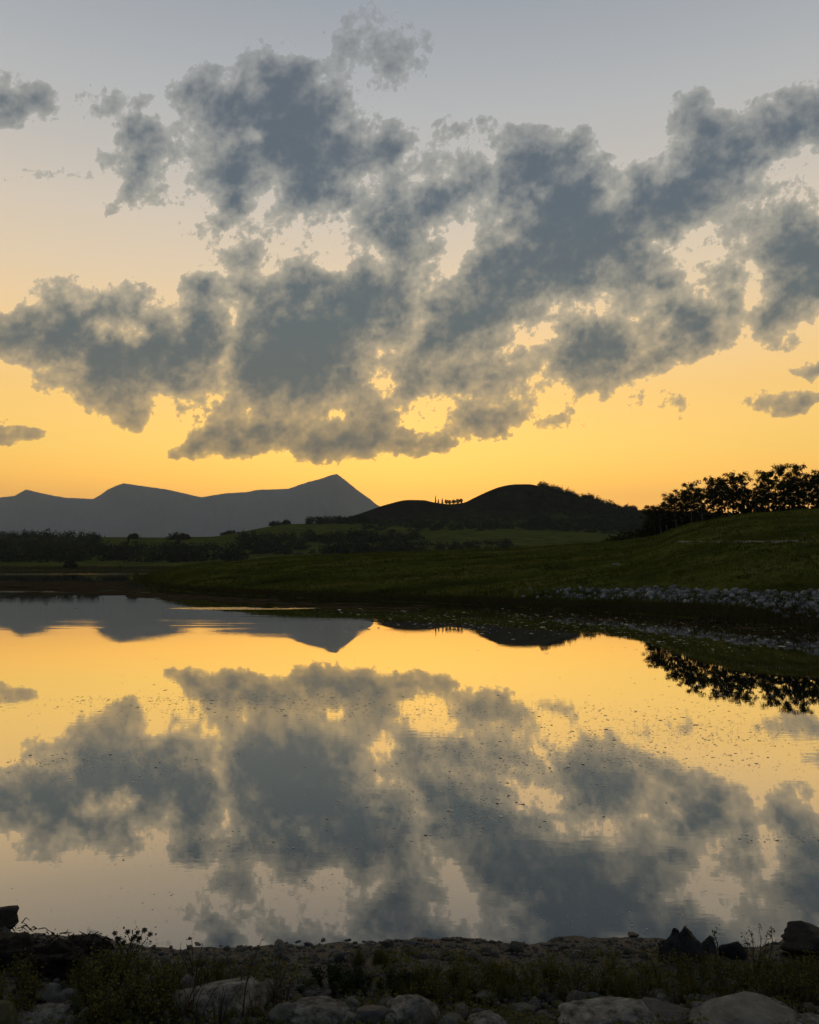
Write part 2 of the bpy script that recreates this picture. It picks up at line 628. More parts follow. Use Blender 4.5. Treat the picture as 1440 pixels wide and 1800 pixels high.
for cx, cy_, rx, ry, k in ((-12, 41, 10, 6, 0.0095), (-34, 44, 9, 4, 0.005), (6, 42, 10, 4, 0.004), (-14, 60, 26, 8, 0.004)):
    ux = math_node(t, 'DIVIDE', math_node(t, 'SUBTRACT', sx.outputs[0], cx), rx)
    uy = math_node(t, 'DIVIDE', math_node(t, 'SUBTRACT', sx.outputs[1], cy_), ry)
    rr = math_node(t, 'ADD', math_node(t, 'MULTIPLY', ux, ux), math_node(t, 'MULTIPLY', uy, uy))
    mk = math_node(t, 'MULTIPLY', math_node(t, 'SUBTRACT', 1.0, rr, clamp=True), k)
    bm_ = mk if bm_ is None else math_node(t, 'ADD', bm_, mk)
h1 = math_node(t, 'ADD', h1, math_node(t, 'MULTIPLY', band, bm_))
h2 = math_node(t, 'MULTIPLY', swell, 0.0005)
hh = math_node(t, 'ADD', h1, h2)
bp = t.nodes.new('ShaderNodeBump')
bp.inputs['Strength'].default_value = 1.0
bp.inputs['Distance'].default_value = 1.0
t.links.new(hh, bp.inputs['Height'])
t.links.new(bp.outputs[0], gl.inputs['Normal'])
M['water'] = m

# clouds: optical depth is stored on the sky dome, colour follows height above the horizon
m, t, out = new_mat('cloud')
at = t.nodes.new('ShaderNodeAttribute')
at.attribute_name = 'depth'
geo = t.nodes.new('ShaderNodeNewGeometry')
nrm = t.nodes.new('ShaderNodeVectorMath')
nrm.operation = 'NORMALIZE'
t.links.new(geo.outputs['Position'], nrm.inputs[0])
sp = t.nodes.new('ShaderNodeSeparateXYZ')
t.links.new(nrm.outputs[0], sp.inputs[0])
fn = t.nodes.new('ShaderNodeTexNoise')
fn.inputs['Scale'].default_value = 70.0
fn.inputs['Detail'].default_value = 6.0
fn.inputs['Roughness'].default_value = 0.68
t.links.new(nrm.outputs[0], fn.inputs['Vector'])
fn2 = t.nodes.new('ShaderNodeTexNoise')
fn2.inputs['Scale'].default_value = 32.0
fn2.inputs['Detail'].default_value = 8.0
fn2.inputs['Roughness'].default_value = 0.66
fn2.inputs['Distortion'].default_value = 0.5
t.links.new(nrm.outputs[0], fn2.inputs['Vector'])
fz = math_node(t, 'SUBTRACT', fn.outputs[0], 0.5)
fz = math_node(t, 'MULTIPLY', fz, 1.0)
f2 = math_node(t, 'SUBTRACT', fn2.outputs[0], 0.5)
f2 = math_node(t, 'MULTIPLY', f2, 1.05)
fz = math_node(t, 'ADD', fz, f2)
fn3 = t.nodes.new('ShaderNodeTexNoise')
fn3.inputs['Scale'].default_value = 170.0
fn3.inputs['Detail'].default_value = 4.0
fn3.inputs['Roughness'].default_value = 0.6
t.links.new(nrm.outputs[0], fn3.inputs['Vector'])
f3 = math_node(t, 'MULTIPLY', math_node(t, 'SUBTRACT', fn3.outputs[0], 0.5), 0.55)
fz = math_node(t, 'ADD', fz, f3)
tau = math_node(t, 'ADD', at.outputs['Fac'], fz)
tau = math_node(t, 'MAXIMUM', tau, 0.0)
ex = math_node(t, 'MULTIPLY', tau, -9.5)
ex = math_node(t, 'EXPONENT', ex)
alpha = math_node(t, 'SUBTRACT', 1.0, ex, clamp=True)
core = ramp(t, [(0.0, srgb(126, 112, 86)), (0.12, srgb(120, 114, 97)), (0.20, srgb(108, 113, 109)), (0.30, srgb(99, 111, 115)),
                (0.42, srgb(94, 108, 120)), (0.6, srgb(98, 109, 122)), (1.0, srgb(90, 100, 116))])
t.links.new(math_node(t, 'MAXIMUM', sp.outputs['Z'], 0.0), core.inputs[0])
thin = ramp(t, [(0.0, srgb(232, 186, 104)), (0.12, srgb(230, 190, 118)), (0.20, srgb(218, 190, 142)), (0.30, srgb(202, 188, 160)), (0.42, srgb(178, 177, 168)), (0.6, srgb(152, 157, 162)), (1.0, srgb(120, 130, 145))])
t.links.new(math_node(t, 'MAXIMUM', sp.outputs['Z'], 0.0), thin.inputs[0])
tk = t.nodes.new('ShaderNodeMapRange')
tk.interpolation_type = 'SMOOTHSTEP'
tk.inputs['From Min'].default_value = -0.12
tk.inputs['From Max'].default_value = 1.55
t.links.new(tau, tk.inputs['Value'])
cc = mix_col(t, tk.outputs[0], thin.outputs[0], core.outputs[0])
em = t.nodes.new('ShaderNodeEmission')
t.links.new(cc, em.inputs[0])
tp = t.nodes.new('ShaderNodeBsdfTransparent')
mx = t.nodes.new('ShaderNodeMixShader')
t.links.new(alpha, mx.inputs[0])
t.links.new(tp.outputs[0], mx.inputs[1])
t.links.new(em.outputs[0], mx.inputs[2])
t.links.new(mx.outputs[0], out.inputs[0])
m.cycles.emission_sampling = 'NONE'
M['cloud'] = m

# ------------------------------------------------------------------ sky dome with the cloud bank
# every entry: strength, edge softness (px), outline in photograph pixels (a direction each)
CL = [
    (1.0, 26, [(295, 165), (325, 150), (365, 132), (400, 150), (428, 130), (435, 100), (470, 90), (500, 100), (525, 95), (560, 112), (578, 150), (600, 180), (612, 218), (650, 228), (690, 230), (714, 260), (716, 300), (690, 318), (645, 312), (612, 330), (622, 358), (592, 382), (550, 388), (508, 378), (482, 348), (470, 330), (442, 352), (424, 380), (400, 400), (385, 385), (370, 340), (350, 310), (335, 280), (345, 264), (378, 262), (402, 244), (372, 246), (350, 236), (344, 205), (320, 188)]),
    (0.44, 50, [(560, 90), (600, 50), (650, 25), (710, 35), (750, 75), (750, 120), (710, 150), (650, 160), (590, 140)]),
    (0.22, 50, [(395, 30), (430, 0), (500, 5), (500, 40), (440, 50)]),
    (0.9, 22, [(-90, 150), (0, 142), (45, 146), (76, 162), (98, 192), (84, 204), (60, 200), (30, 214), (0, 216), (-80, 222)]),
    (0.75, 18, [(140, 190), (155, 162), (190, 157), (220, 170), (268, 170), (255, 184), (215, 194), (170, 198)]),
    (0.85, 20, [(218, 216), (250, 212), (282, 236), (310, 266), (302, 286), (276, 292), (266, 330), (246, 364), (215, 368), (190, 372), (200, 345), (210, 312), (198, 296), (226, 282), (236, 262), (220, 246)]),
    (0.3, 22, [(0, 300), (60, 292), (160, 302), (150, 318), (60, 318), (0, 325)]),
    (1.0, 22, [(-120, 580), (0, 555), (25, 550), (45, 530), (75, 556), (82, 522), (105, 502), (130, 515), (150, 535), (180, 532), (205, 520), (225, 536), (230, 510), (250, 508), (265, 535), (290, 552), (318, 562), (325, 520), (322, 500), (355, 480), (385, 490), (395, 520), (400, 560), (397, 600), (392, 640), (352, 690), (325, 710), (282, 696), (260, 720), (240, 745), (215, 745), (180, 728), (150, 700), (100, 690), (65, 682), (78, 664), (110, 678), (140, 672), (100, 650), (40, 635), (5, 618), (-100, 625)]),
    (0.55, 22, [(375, 465), (395, 435), (430, 415), (460, 420), (486, 445), (492, 460), (465, 470), (430, 490), (400, 480)]),
    (1.0, 24, [(415, 505), (470, 480), (510, 455), (540, 448), (580, 476), (612, 468), (640, 438), (662, 468), (700, 478), (735, 500), (742, 540), (716, 580), (692, 602), (652, 622), (634, 650), (660, 690), (650, 710), (600, 732), (540, 736), (490, 732), (440, 730), (410, 702), (388, 672), (394, 620), (418, 560)]),
    (0.95, 16, [(303, 801), (335, 770), (375, 754), (400, 730), (420, 744), (460, 744), (500, 754), (545, 768), (560, 740), (600, 734), (640, 724), (680, 718), (702, 738), (692, 760), (740, 775), (792, 785), (740, 794), (690, 790), (640, 800), (590, 813), (540, 804), (470, 795), (400, 803), (340, 803)]),
    (0.95, 24, [(648, 360), (690, 345), (720, 354), (735, 340), (760, 328), (800, 320), (830, 290), (862, 278), (872, 310), (852, 350), (812, 380), (780, 400), (748, 396), (756, 430), (770, 446), (742, 456), (736, 476), (700, 482), (670, 450), (650, 420), (640, 390)]),
    (1.0, 26, [(868, 252), (900, 240), (930, 238), (985, 250), (1030, 246), (1060, 284), (1082, 300), (1072, 340), (1082, 350), (1110, 310), (1150, 298), (1180, 290), (1196, 260), (1185, 235), (1210, 178), (1240, 178), (1265, 204), (1290, 195), (1320, 204), (1345, 190), (1380, 180), (1410, 160), (1440, 155), (1600, 110), (1700, 160), (1600, 240), (1440, 255), (1410, 272), (1380, 290), (1332, 302), (1320, 340), (1282, 370), (1250, 392), (1220, 412), (1182, 420), (1166, 440), (1182, 480), (1202, 500), (1182, 520), (1120, 522), (1060, 518), (1000, 532), (962, 542), (950, 572), (900, 602), (850, 626), (800, 642), (760, 656), (720, 662), (714, 640), (735, 602), (760, 560), (742, 540), (752, 510), (800, 490), (830, 442), (852, 430), (862, 410), (900, 410), (870, 390), (860, 350), (870, 310)]),
    (1.0, 22, [(998, 572), (1040, 562), (1080, 578), (1112, 590), (1124, 620), (1112, 650), (1080, 680), (1050, 694), (1000, 682), (974, 660), (985, 620)]),
    (0.95, 22, [(1168, 512), (1210, 520), (1250, 545), (1256, 590), (1230, 612), (1190, 640), (1150, 656), (1125, 662), (1120, 640), (1140, 602), (1160, 560)]),
    (0.95, 26, [(1303, 382), (1340, 370), (1370, 361), (1410, 370), (1440, 376), (1560, 400), (1600, 480), (1500, 540), (1440, 552), (1410, 576), (1385, 600), (1350, 600), (1325, 586), (1336, 540), (1350, 500), (1330, 470), (1318, 430)]),
    (0.6, 22, [(1258, 492), (1300, 480), (1322, 510), (1302, 560), (1290, 600), (1263, 608), (1276, 570), (1268, 530)]),
    (0.75, 20, [(818, 642), (860, 620), (900, 610), (912, 650), (892, 690), (842, 700), (808, 692)]),
    (0.95, 15, [(798, 712), (850, 714), (900, 720), (926, 745), (890, 766), (850, 766), (820, 750)]),
    (0.6, 13, [(918, 750), (960, 735), (1000, 722), (1042, 735), (1010, 748), (960, 756)]),
    (0.42, 16, [(1088, 716), (1120, 690), (1150, 704), (1190, 698), (1222, 724), (1200, 740), (1170, 726), (1130, 722)]),
    (0.62, 12, [(1303, 713), (1340, 698), (1400, 700), (1460, 704), (1440, 712), (1400, 726), (1360, 735), (1320, 723)]),
    (0.8, 12, [(1397, 664), (1420, 651), (1440, 648), (1500, 640), (1520, 668), (1440, 673), (1415, 676)]),
    (0.95, 10, [(-80, 748), (0, 751), (40, 756), (74, 768), (40, 775), (0, 779), (-80, 782)]),
    (0.6, 20, [(763, 232), (800, 212), (840, 204), (872, 212), (872, 236), (830, 246), (790, 250)]),
    # thin torn stretches between the heavy clouds
    (0.58, 50, [(680, 600), (900, 590), (1000, 540), (1200, 515), (1250, 590), (1120, 660), (1000, 690), (930, 720), (800, 760), (700, 780), (640, 720), (660, 650)]),
    (0.46, 46, [(400, 400), (520, 380), (650, 330), (760, 320), (810, 480), (640, 470), (500, 450)]),
    (0.46, 44, [(1180, 420), (1330, 340), (1400, 300), (1450, 340), (1330, 400), (1330, 590), (1240, 560)]),
    (0.46, 30, [(60, 500), (260, 520), (330, 560), (250, 620), (100, 560)]),
    (0.52, 30, [(330, 680), (450, 700), (540, 760), (400, 770), (320, 740)]),
    (0.44, 40, [(600, 180), (760, 260), (880, 260), (760, 340), (620, 330)]),
    (0.38, 40, [(180, 270), (320, 230), (370, 330), (300, 370), (190, 340)]),
    (0.36, 24, [(300, 400), (380, 398), (400, 425), (340, 430)]),
    (0.52, 44, [(700, 470), (800, 450), (780, 560), (740, 680), (640, 700), (600, 620), (690, 600)]),
    (0.50, 40, [(380, 500), (440, 470), (430, 560), (410, 640), (370, 640)]),
    (0.50, 40, [(1080, 500), (1260, 480), (1280, 600), (1130, 600), (1000, 570)]),
    (0.5, 40, [(850, 280), (880, 260), (900, 420), (1000, 540), (800, 500), (800, 400)]),
]
HOLES = [   # clear gaps
    (0.62, 22, [(700, 702), (760, 690), (800, 700), (796, 742), (742, 770), (702, 745)]),
    (0.5, 24, [(900, 640), (968, 622), (980, 690), (932, 715), (896, 690)]),
    (0.65, 24, [(556, 396), (628, 376), (642, 428), (592, 458), (542, 440)]),
    (0.6, 20, [(480, 402), (530, 394), (545, 440), (502, 446)]),
    (0.5, 16, [(1180, 545), (1200, 530), (1160, 600), (1128, 618)]),
    (0.5, 18, [(1290, 560), (1320, 520), (1325, 590), (1296, 612)]),
    (0.75, 24, [(800, 398), (830, 380), (856, 386), (862, 420), (832, 450), (792, 486), (770, 470), (782, 430)]),
    (0.75, 20, [(162, 562), (210, 556), (258, 562), (268, 592), (232, 604), (192, 600), (165, 582)]),
    (0.5, 14, [(470, 195), (495, 200), (492, 215), (472, 213)]),
    (0.6, 16, [(440, 232), (465, 236), (462, 255), (440, 250)]),
    (0.55, 18, [(640, 640), (680, 620), (700, 660), (690, 700), (655, 690)]),
    (0.5, 16, [(720, 560), (738, 545), (748, 575), (735, 590)]),
    (0.6, 24, [(1010, 530), (1060, 520), (1100, 535), (1130, 560), (1110, 575), (1060, 560), (1020, 560)]),
    (0.6, 22, [(1205, 440), (1250, 430), (1290, 440), (1275, 480), (1240, 490), (1200, 470)]),
    (0.5, 14, [(1088, 352), (1100, 330), (1090, 310), (1080, 330)]),
    (0.4, 12, [(935, 320), (965, 324), (968, 340), (940, 336)]),
    (0.45, 20, [(905, 560), (960, 560), (990, 600), (960, 650), (920, 640)]),
]


def poly_sdf(poly, x, y):
    """Signed distance, positive inside."""
    p = np.asarray(poly, float)
    q = np.roll(p, -1, axis=0)
    d2 = np.full(x.shape, 1e18)
    inside = np.zeros(x.shape, bool)
    for (x1, y1), (x2, y2) in zip(p, q):
        ex, ey = x2 - x1, y2 - y1
        t = np.clip(((x - x1) * ex + (y - y1) * ey) / (ex * ex + ey * ey), 0, 1)
        d2 = np.minimum(d2, (x - x1 - t * ex) ** 2 + (y - y1 - t * ey) ** 2)
        if y1 != y2:
            c = (y1 > y) != (y2 > y)
            xi = x1 + (y - y1) * ex / ey
            inside ^= c & (x < xi)
    return np.where(inside, 1, -1) * np.sqrt(d2)


def cloud_field(px, py, az, el):
    # torn edges: warp the place each outline is looked up at
    wx = 30 * fbm(px / 95, py / 75, 5, 40, 0.55) + 10 * fbm(px / 18, py / 15, 3, 44)
    wy = 22 * fbm(px / 95, py / 75, 5, 50, 0.55) + 8 * fbm(px / 18, py / 15, 3, 54)
    X, Y = px + wx, py + wy
    f = np.zeros(px.shape)
    for s, w, poly in CL:
        b = np.asarray(poly)
        k = (X > b[:, 0].min() - 90) & (X < b[:, 0].max() + 90) & (Y > b[:, 1].min() - 90) & (Y < b[:, 1].max() + 90)
        if not k.any():
            continue
        d = 0.6 * poly_sdf(poly, X[k], Y[k]) + 0.4 * poly_sdf(poly, X[k], Y[k] + 12)   # tops dense, undersides thinning out
        w = w * 1.55
        v = s * (0.62 * sstep(-w, w, d) + 0.38 * sstep(0, 95, d))
        f[k] = np.maximum(f[k], v) + 0.15 * np.minimum(f[k], v)
    for s, w, poly in HOLES:
        b = np.asarray(poly)
        k = (X > b[:, 0].min() - 60) & (X < b[:, 0].max() + 60) & (Y > b[:, 1].min() - 60) & (Y < b[:, 1].max() + 60)
        if k.any():
            f[k] *= 1 - s * sstep(-w, w, poly_sdf(poly, X[k], Y[k]))
    # away from the frame the same broken cloud carries on
    off = np.maximum.reduce([-px - 60, px - 1500, -py - 40, np.zeros_like(px)])
    far = sstep(0, 220, off)
    cover = sstep(0.02, 0.22, fbm(az * 4.0, el * 6.5, 4, 70)) * sstep(0.09, 0.25, el)
    f = f * (1 - far) + far * cover
    # the wind draws the texture out along one slant
    ca, sa = math.cos(0.62), math.sin(0.62)
    u = px * ca - py * sa
    v = px * sa + py * ca
    n = fbm(u / 68, v / 50, 7, 60, 0.62)
    n2 = fbm(u / 190, v / 95, 5, 160, 0.55)
    bl = billow(px / 70, py / 55, 6, 65, 0.58)
    on = sstep(0.0, 0.25, f)
    t = f * 1.77 - 0.19 + on * (0.95 * n + 0.45 * n2 - 0.75 * (bl - 0.2))
    t = np.clip(t, -1.0, 2.2) - 0.6 * (1 - sstep(0.0, 0.12, f))
    t = np.where(f < 0.01, -1.0, t)
    return t, f


def build_clouds():
    R = 40000.0
    a_in = np.radians(np.arange(-33, 33.01, 0.13))
    az = np.concatenate([np.radians(np.linspace(-180, -33.6, 150)), a_in, np.radians(np.linspace(33.6, 180, 150))])
    el = np.concatenate([np.radians(np.arange(-0.5, 40.01, 0.13)), np.radians(np.linspace(40.8, 89.5, 60))])
    AZ, EL = np.meshgrid(az, el)
    d = np.stack([np.sin(AZ) * np.cos(EL), np.cos(AZ) * np.cos(EL), np.sin(EL)], -1)
    b = d[..., 1] * CT + d[..., 2] * ST
    c = -d[..., 1] * ST + d[..., 2] * CT
    front = b > 0.25
    bb = np.where(front, b, 0.25)
    px = np.where(front, 720 + F * d[..., 0] / bb, 9999)
    py = np.where(front, 900 - F * c / bb, -9999)
    # beyond the front the lookup runs on bearing and height instead
    px = np.where(front, px, 720 + np.degrees(AZ) * 24 + np.sign(AZ) * 4000)
    py = np.where(front, py, 900 - np.degrees(EL) * 24)
    dep, body = cloud_field(px, py, AZ, EL)
    me = mesh_from('clouds', d.reshape(-1, 3) * R, grid_faces(len(el), len(az)), M['cloud'], True)
    a = me.attributes.new('depth', 'FLOAT', 'POINT')
    a.data.foreach_set('value', dep.astype(np.float32).ravel())
    o = obj('sky', me)
    tag(o, kind='structure')


build_clouds()

# ------------------------------------------------------------------ land sheet, lake, mountains
def build_land():
    ys = np.concatenate([np.arange(-28, 0, 2.0), np.arange(0, 10, 0.4), np.arange(10, 26, 1.0),
                         26 * 1.0105 ** np.arange(0, 345), np.geomspace(970, 15500, 60)])
    ys = np.unique(ys)
    s = np.linspace(-1.25, 1.25, 620)
    s = np.sign(s) * (np.abs(s) ** 1.35) / 1.25 ** 0.35
    Y, S = np.meshgrid(ys, s, indexing='ij')
    X = S * (Y + 30)
    Z = terrain(X.ravel(), Y.ravel()).reshape(X.shape)
    shore_patch = (Y > 0.9) & (Y < 8.6) & (np.abs(X) < 7.6)
    Z = np.where(shore_patch, Z - 0.25, Z)
    v = np.stack([X, Y, Z], -1).reshape(-1, 3)
    o = obj('ground', mesh_from('ground', v, grid_faces(len(ys), len(s)), M['land'], True))
    tag(o, kind='structure')


def build_shore():
    xs = np.arange(-8, 8.001, 0.04)
    ys = np.arange(0.6, 9.2, 0.04)
    Y, X = np.meshgrid(ys, xs, indexing='ij')
    Z = terrain(X.ravel(), Y.ravel()).reshape(X.shape)
    rough = 0.016 * fbm(X * 9, Y * 9, 4, 81) + 0.03 * fbm(X * 3, Y * 3, 3, 85)
    Z = Z + rough * (0.25 + 0.75 * sstep(0.0, 0.9, near_shore(X.ravel()).reshape(X.shape) - Y))
    o = obj('shore', mesh_from('shore', np.stack([X, Y, Z], -1).reshape(-1, 3), grid_faces(len(ys), len(xs)), M['mud'], True))
    tag(o, kind='structure')


def build_lake():
    me = mesh_from('lake', [(-420, 1.2, 0), (420, 1.2, 0), (420, 520, 0), (-420, 520, 0)], [(0, 1, 2, 3)], M['water'])
    tag(obj('lake', me), kind='structure')


MT_PX = [-900, -500, -200, -60, 0, 22, 42, 70, 110, 160, 172, 185, 200, 214, 240, 290, 330, 352, 395, 435, 450, 480, 505, 520, 535, 560, 580, 592, 600, 612, 625, 640, 650, 662, 690, 740, 850, 1100, 2400]
MT_PY = [930, 905, 892, 884, 876, 873.5, 862, 869, 876.5, 879, 873, 863, 856, 851, 855, 862, 871, 876, 869, 866.5, 863, 862, 861, 856, 850.5, 844, 837, 834.5, 841, 850, 861, 872, 879, 889, 903, 918, 930, 945, 950]


def build_mountain():
    px = np.concatenate([np.linspace(-900, -20, 120), np.linspace(-18, 780, 520), np.linspace(790, 2400, 90)])
    ridge = CAM_H + 12000 * (HOR - np.interp(px, MT_PX, MT_PY)) / FH
    ridge = ridge + 7 * fbm(px / 9.0, px * 0, 4, 91)
    rows = [(7600, 0.0), (8600, 0.13), (9400, 0.30), (10200, 0.50), (10900, 0.70), (11500, 0.87), (12000, 1.0), (12400, 0.9), (13200, 0.6), (14600, 0.1), (15000, 0.0)]
    fine = np.interp(np.linspace(0, len(rows) - 1, 61), np.arange(len(rows)), [r[0] for r in rows])
    fz = np.interp(np.linspace(0, len(rows) - 1, 61), np.arange(len(rows)), [r[1] for r in rows])
    Yg, P = np.meshgrid(fine, px, indexing='ij')
    X = (P - 720) / FH * Yg
    gully = 1 + 0.32 * fbm(P / 34.0 + 0.2 * fbm(X / 900, Yg / 900, 3, 95), Yg / 2600, 4, 93) * np.sin(np.pi * np.clip(fz, 0, 1))[:, None]
    Z = fz[:, None] * ridge[None, :] * gully + 20
    o = obj('mountain_range', mesh_from('mountain_range', np.stack([X, Yg, Z], -1).reshape(-1, 3), grid_faces(len(fine), len(px)), M['mountain'], True))
    tag(o, kind='structure')


build_land()
build_shore()
build_lake()
build_mountain()

# ------------------------------------------------------------------ haze
def build_haze():
    x, y0, y1, z0, z1 = 22000, -120, 16500, -4.0, 1420
    v = [(-x, y0, z0), (x, y0, z0), (x, y1, z0), (-x, y1, z0), (-x, y0, z1), (x, y0, z1), (x, y1, z1), (-x, y1, z1)]
    f = [(3, 2, 1, 0), (4, 5, 6, 7), (0, 1, 5, 4), (1, 2, 6, 5), (2, 3, 7, 6), (3, 0, 4, 7)]
    m, t, out = new_mat('haze')
    pv = t.nodes.new('ShaderNodeVolumePrincipled')
    pv.inputs['Color'].default_value = C(.80, .91, .93)
    pv.inputs['Density'].default_value = 6.6e-5
    t.links.new(pv.outputs[0], out.inputs['Volume'])
    o = obj('haze', mesh_from('haze', v, f, m))
    tag(o, 'thin pale evening haze filling the valley air', 'haze', kind='stuff')


build_haze()

# ------------------------------------------------------------------ mesh pieces
class Bag:
    """Collects vertices and quads/tris, then becomes one mesh."""
    def __init__(self):
        self.v, self.f, self.n = [], [], 0

    def add(self, v, f):
        v = np.asarray(v, float)
        self.v.append(v)
        self.f += [tuple(int(i) + self.n for i in q) for q in f]
        self.n += len(v)

    def mesh(self, name, mat, smooth=False):
        return mesh_from(name, np.concatenate(self.v), self.f, mat, smooth)


def tube(bag, pts, radii, sides=6):
    pts = [Vector(p) for p in pts]
    vs = []
    for i, p in enumerate(pts):
        d = (pts[min(i + 1, len(pts) - 1)] - pts[max(i - 1, 0)]).normalized()
        u = d.cross(Vector((0.31, 0.95, 0.1)))
        if u.length < 1e-4:
            u = d.cross(Vector((1, 0, 0)))
        u.normalize()
        w = d.cross(u)
        for k in range(sides):
            a = 2 * math.pi * k / sides
            vs.append(p + (u * math.cos(a) + w * math.sin(a)) * radii[i])
    fs = []
    for i in range(len(pts) - 1):
        for k in range(sides):
            k2 = (k + 1) % sides
            fs.append((i * sides + k, i * sides + k2, (i + 1) * sides + k2, (i + 1) * sides + k))
    fs.append(tuple(range((len(pts) - 1) * sides, len(pts) * sides)))
    bag.add([tuple(v) for v in vs], fs)


def leaf_quads(p, size, rng, flat=0.0, slim=0.55):
    """Diamond leaves at points p (N,3), of length size (N)."""
    n = len(p)
    u = rng.normal(size=(n, 3))
    u[:, 2] *= (1 - flat)
    u /= np.linalg.norm(u, axis=1)[:, None] + 1e-9
    w = rng.normal(size=(n, 3))
    w = np.cross(u, w)
    w /= np.linalg.norm(w, axis=1)[:, None] + 1e-9
    size = np.broadcast_to(size, (n,))[:, None]
    a = p - u * size * 0.5
    c = p + u * size * 0.5
    b = p + w * size * slim * 0.5 + u * size * 0.08
    d = p - w * size * slim * 0.5 + u * size * 0.08
    v = np.stack([a, b, c, d], 1).reshape(-1, 3)
    return v, np.arange(4 * n).reshape(n, 4)


def blades(base, height, rng, lean=0.35, width=0.05):
    """Bent grass blades, two quads' worth each (tri tip)."""
    n = len(base)
    a = rng.uniform(0, 2 * math.pi, n)
    l = rng.uniform(0.1, 1.0, n) * lean
    dirv = np.stack([np.cos(a), np.sin(a), np.zeros(n)], 1)
    side = np.stack([-np.sin(a + 0.6), np.cos(a + 0.6), np.zeros(n)], 1)
    h = np.broadcast_to(height, (n,))[:, None]
    w = np.broadcast_to(width, (n,))[:, None] * 0.5
    up = np.array([0, 0, 1.0])
    mid = base + up * h * 0.55 + dirv * h * l[:, None] * 0.3
    tip = base + up * h + dirv * h * l[:, None]
    v = np.stack([base - side * w, base + side * w, mid + side * w * 0.8, tip, mid - side * w * 0.8], 1).reshape(-1, 3)
    return v, np.arange(5 * n).reshape(n, 5)


def rock_mesh(name, mat, seed, sub=2, flat=0.7, jag=0.35, cuts=5, fine=0.05, sink=0.3, smooth=True, lims=(.55, .86)):
    """A stone: base at z = 0 (the sunk part below), one unit wide and about 'flat' high."""
    rng = np.random.default_rng(seed)
    bm = bmesh.new()
    bmesh.ops.create_icosphere(bm, subdivisions=sub, radius=1.0)
    v = np.array([x.co[:] for x in bm.verts])
    f = np.array([[x.index for x in q.verts] for q in bm.faces])
    bm.free()
    off = rng.uniform(-50, 50, 3)
    d = fbm(v[:, 0] * 1.1 + off[0], v[:, 1] * 1.1 + v[:, 2] * 1.7 + off[1], 3, 3)
    r = 1 + jag * d
    v = v * r[:, None]
    for _ in range(cuts):
        nrm = rng.normal(size=3)
        nrm[2] = abs(nrm[2]) * 0.8
        nrm /= np.linalg.norm(nrm)
        lim = rng.uniform(*lims)
        over = np.maximum(v @ nrm - lim, 0)
        v = v - nrm[None, :] * (over * 0.88)[:, None]
    v = v * (1 + fine * fbm(v[:, 0] * 4 + off[2], v[:, 1] * 4 + v[:, 2] * 5, 4, 5))[:, None]
    v *= np.array([1.0, rng.uniform(0.65, 0.95), 1.0])
    lo, hi = v.min(0), v.max(0)
    v = (v - (lo + hi) / 2) / (hi - lo)[0]
    v[:, 2] = (v[:, 2] - v[:, 2].min())
    v[:, 2] = v[:, 2] / v[:, 2].max() * flat * (1 + sink) - flat * sink
    return mesh_from(name, v, f, mat, smooth)


# ------------------------------------------------------------------ aspen grove on the slope above the riprap
def aspen(seed, H=6.5):
    rng = np.random.default_rng(seed)
    rnd = random.Random(seed)
    tb = Bag()
    bend = [rnd.uniform(-.25, .25) for _ in range(4)]
    pts = [(bend[0] * (k / 7) ** 2 + 0.06 * math.sin(k * 1.3 + seed), bend[1] * (k / 7) ** 2 + 0.06 * math.cos(k * 1.7 + seed), H * 0.94 * k / 7) for k in range(8)]
    pts[0] = (pts[0][0], pts[0][1], -0.3)
    tube(tb, pts, [0.10 - 0.011 * k for k in range(8)], 7)
    cl = []
    n = 19
    for i in range(n):
        h = H * (0.24 + 0.68 * (i + rnd.random() * 0.7) / n)
        k = h / (H * 0.94) * 7
        k0 = min(int(k), 6)
        b = Vector(pts[k0]).lerp(Vector(pts[k0 + 1]), k - k0)
        a = i * 2.4 + rnd.uniform(-.5, .5)
        L = H * rnd.uniform(0.10, 0.21) * (1.15 - 0.7 * abs(h / H - 0.62))
        tip = b + Vector((math.cos(a) * L, math.sin(a) * L, L * rnd.uniform(0.5, 1.1)))
        midp = b.lerp(tip, 0.55) + Vector((0, 0, -0.05 * L))
        tube(tb, [b, midp, tip], [0.035, 0.022, 0.008], 5)
        cl.append((tip, rnd.uniform(.28, .50) * H / 6.5, rnd.randint(60, 105)))
        cl.append((midp + Vector((rnd.uniform(-.2, .2), rnd.uniform(-.2, .2), 0.1)), rnd.uniform(.2, .36) * H / 6.5, rnd.randint(25, 50)))
    cl.append((Vector(pts[-1]), 0.4 * H / 6.5, 100))
    cl.append((Vector(pts[-1]) + Vector((0.15, 0, -0.55)), 0.42 * H / 6.5, 90))
    V, Fc, o = [], [], 0
    for c, r, k in cl:
        d = rng.normal(size=(k, 3)) * np.array([r, r, r * 0.72]) * 0.56
        v, f = leaf_quads(np.array(c)[None, :] + d, rng.uniform(.12, .25, k), rng, 0, 0.85)
        V.append(v)
        Fc.append(f + o)
        o += len(v)
    return tb.mesh('trunk', M['bark'], True), mesh_from('crown', np.concatenate(V), np.concatenate(Fc), M['aspen_leaf'])


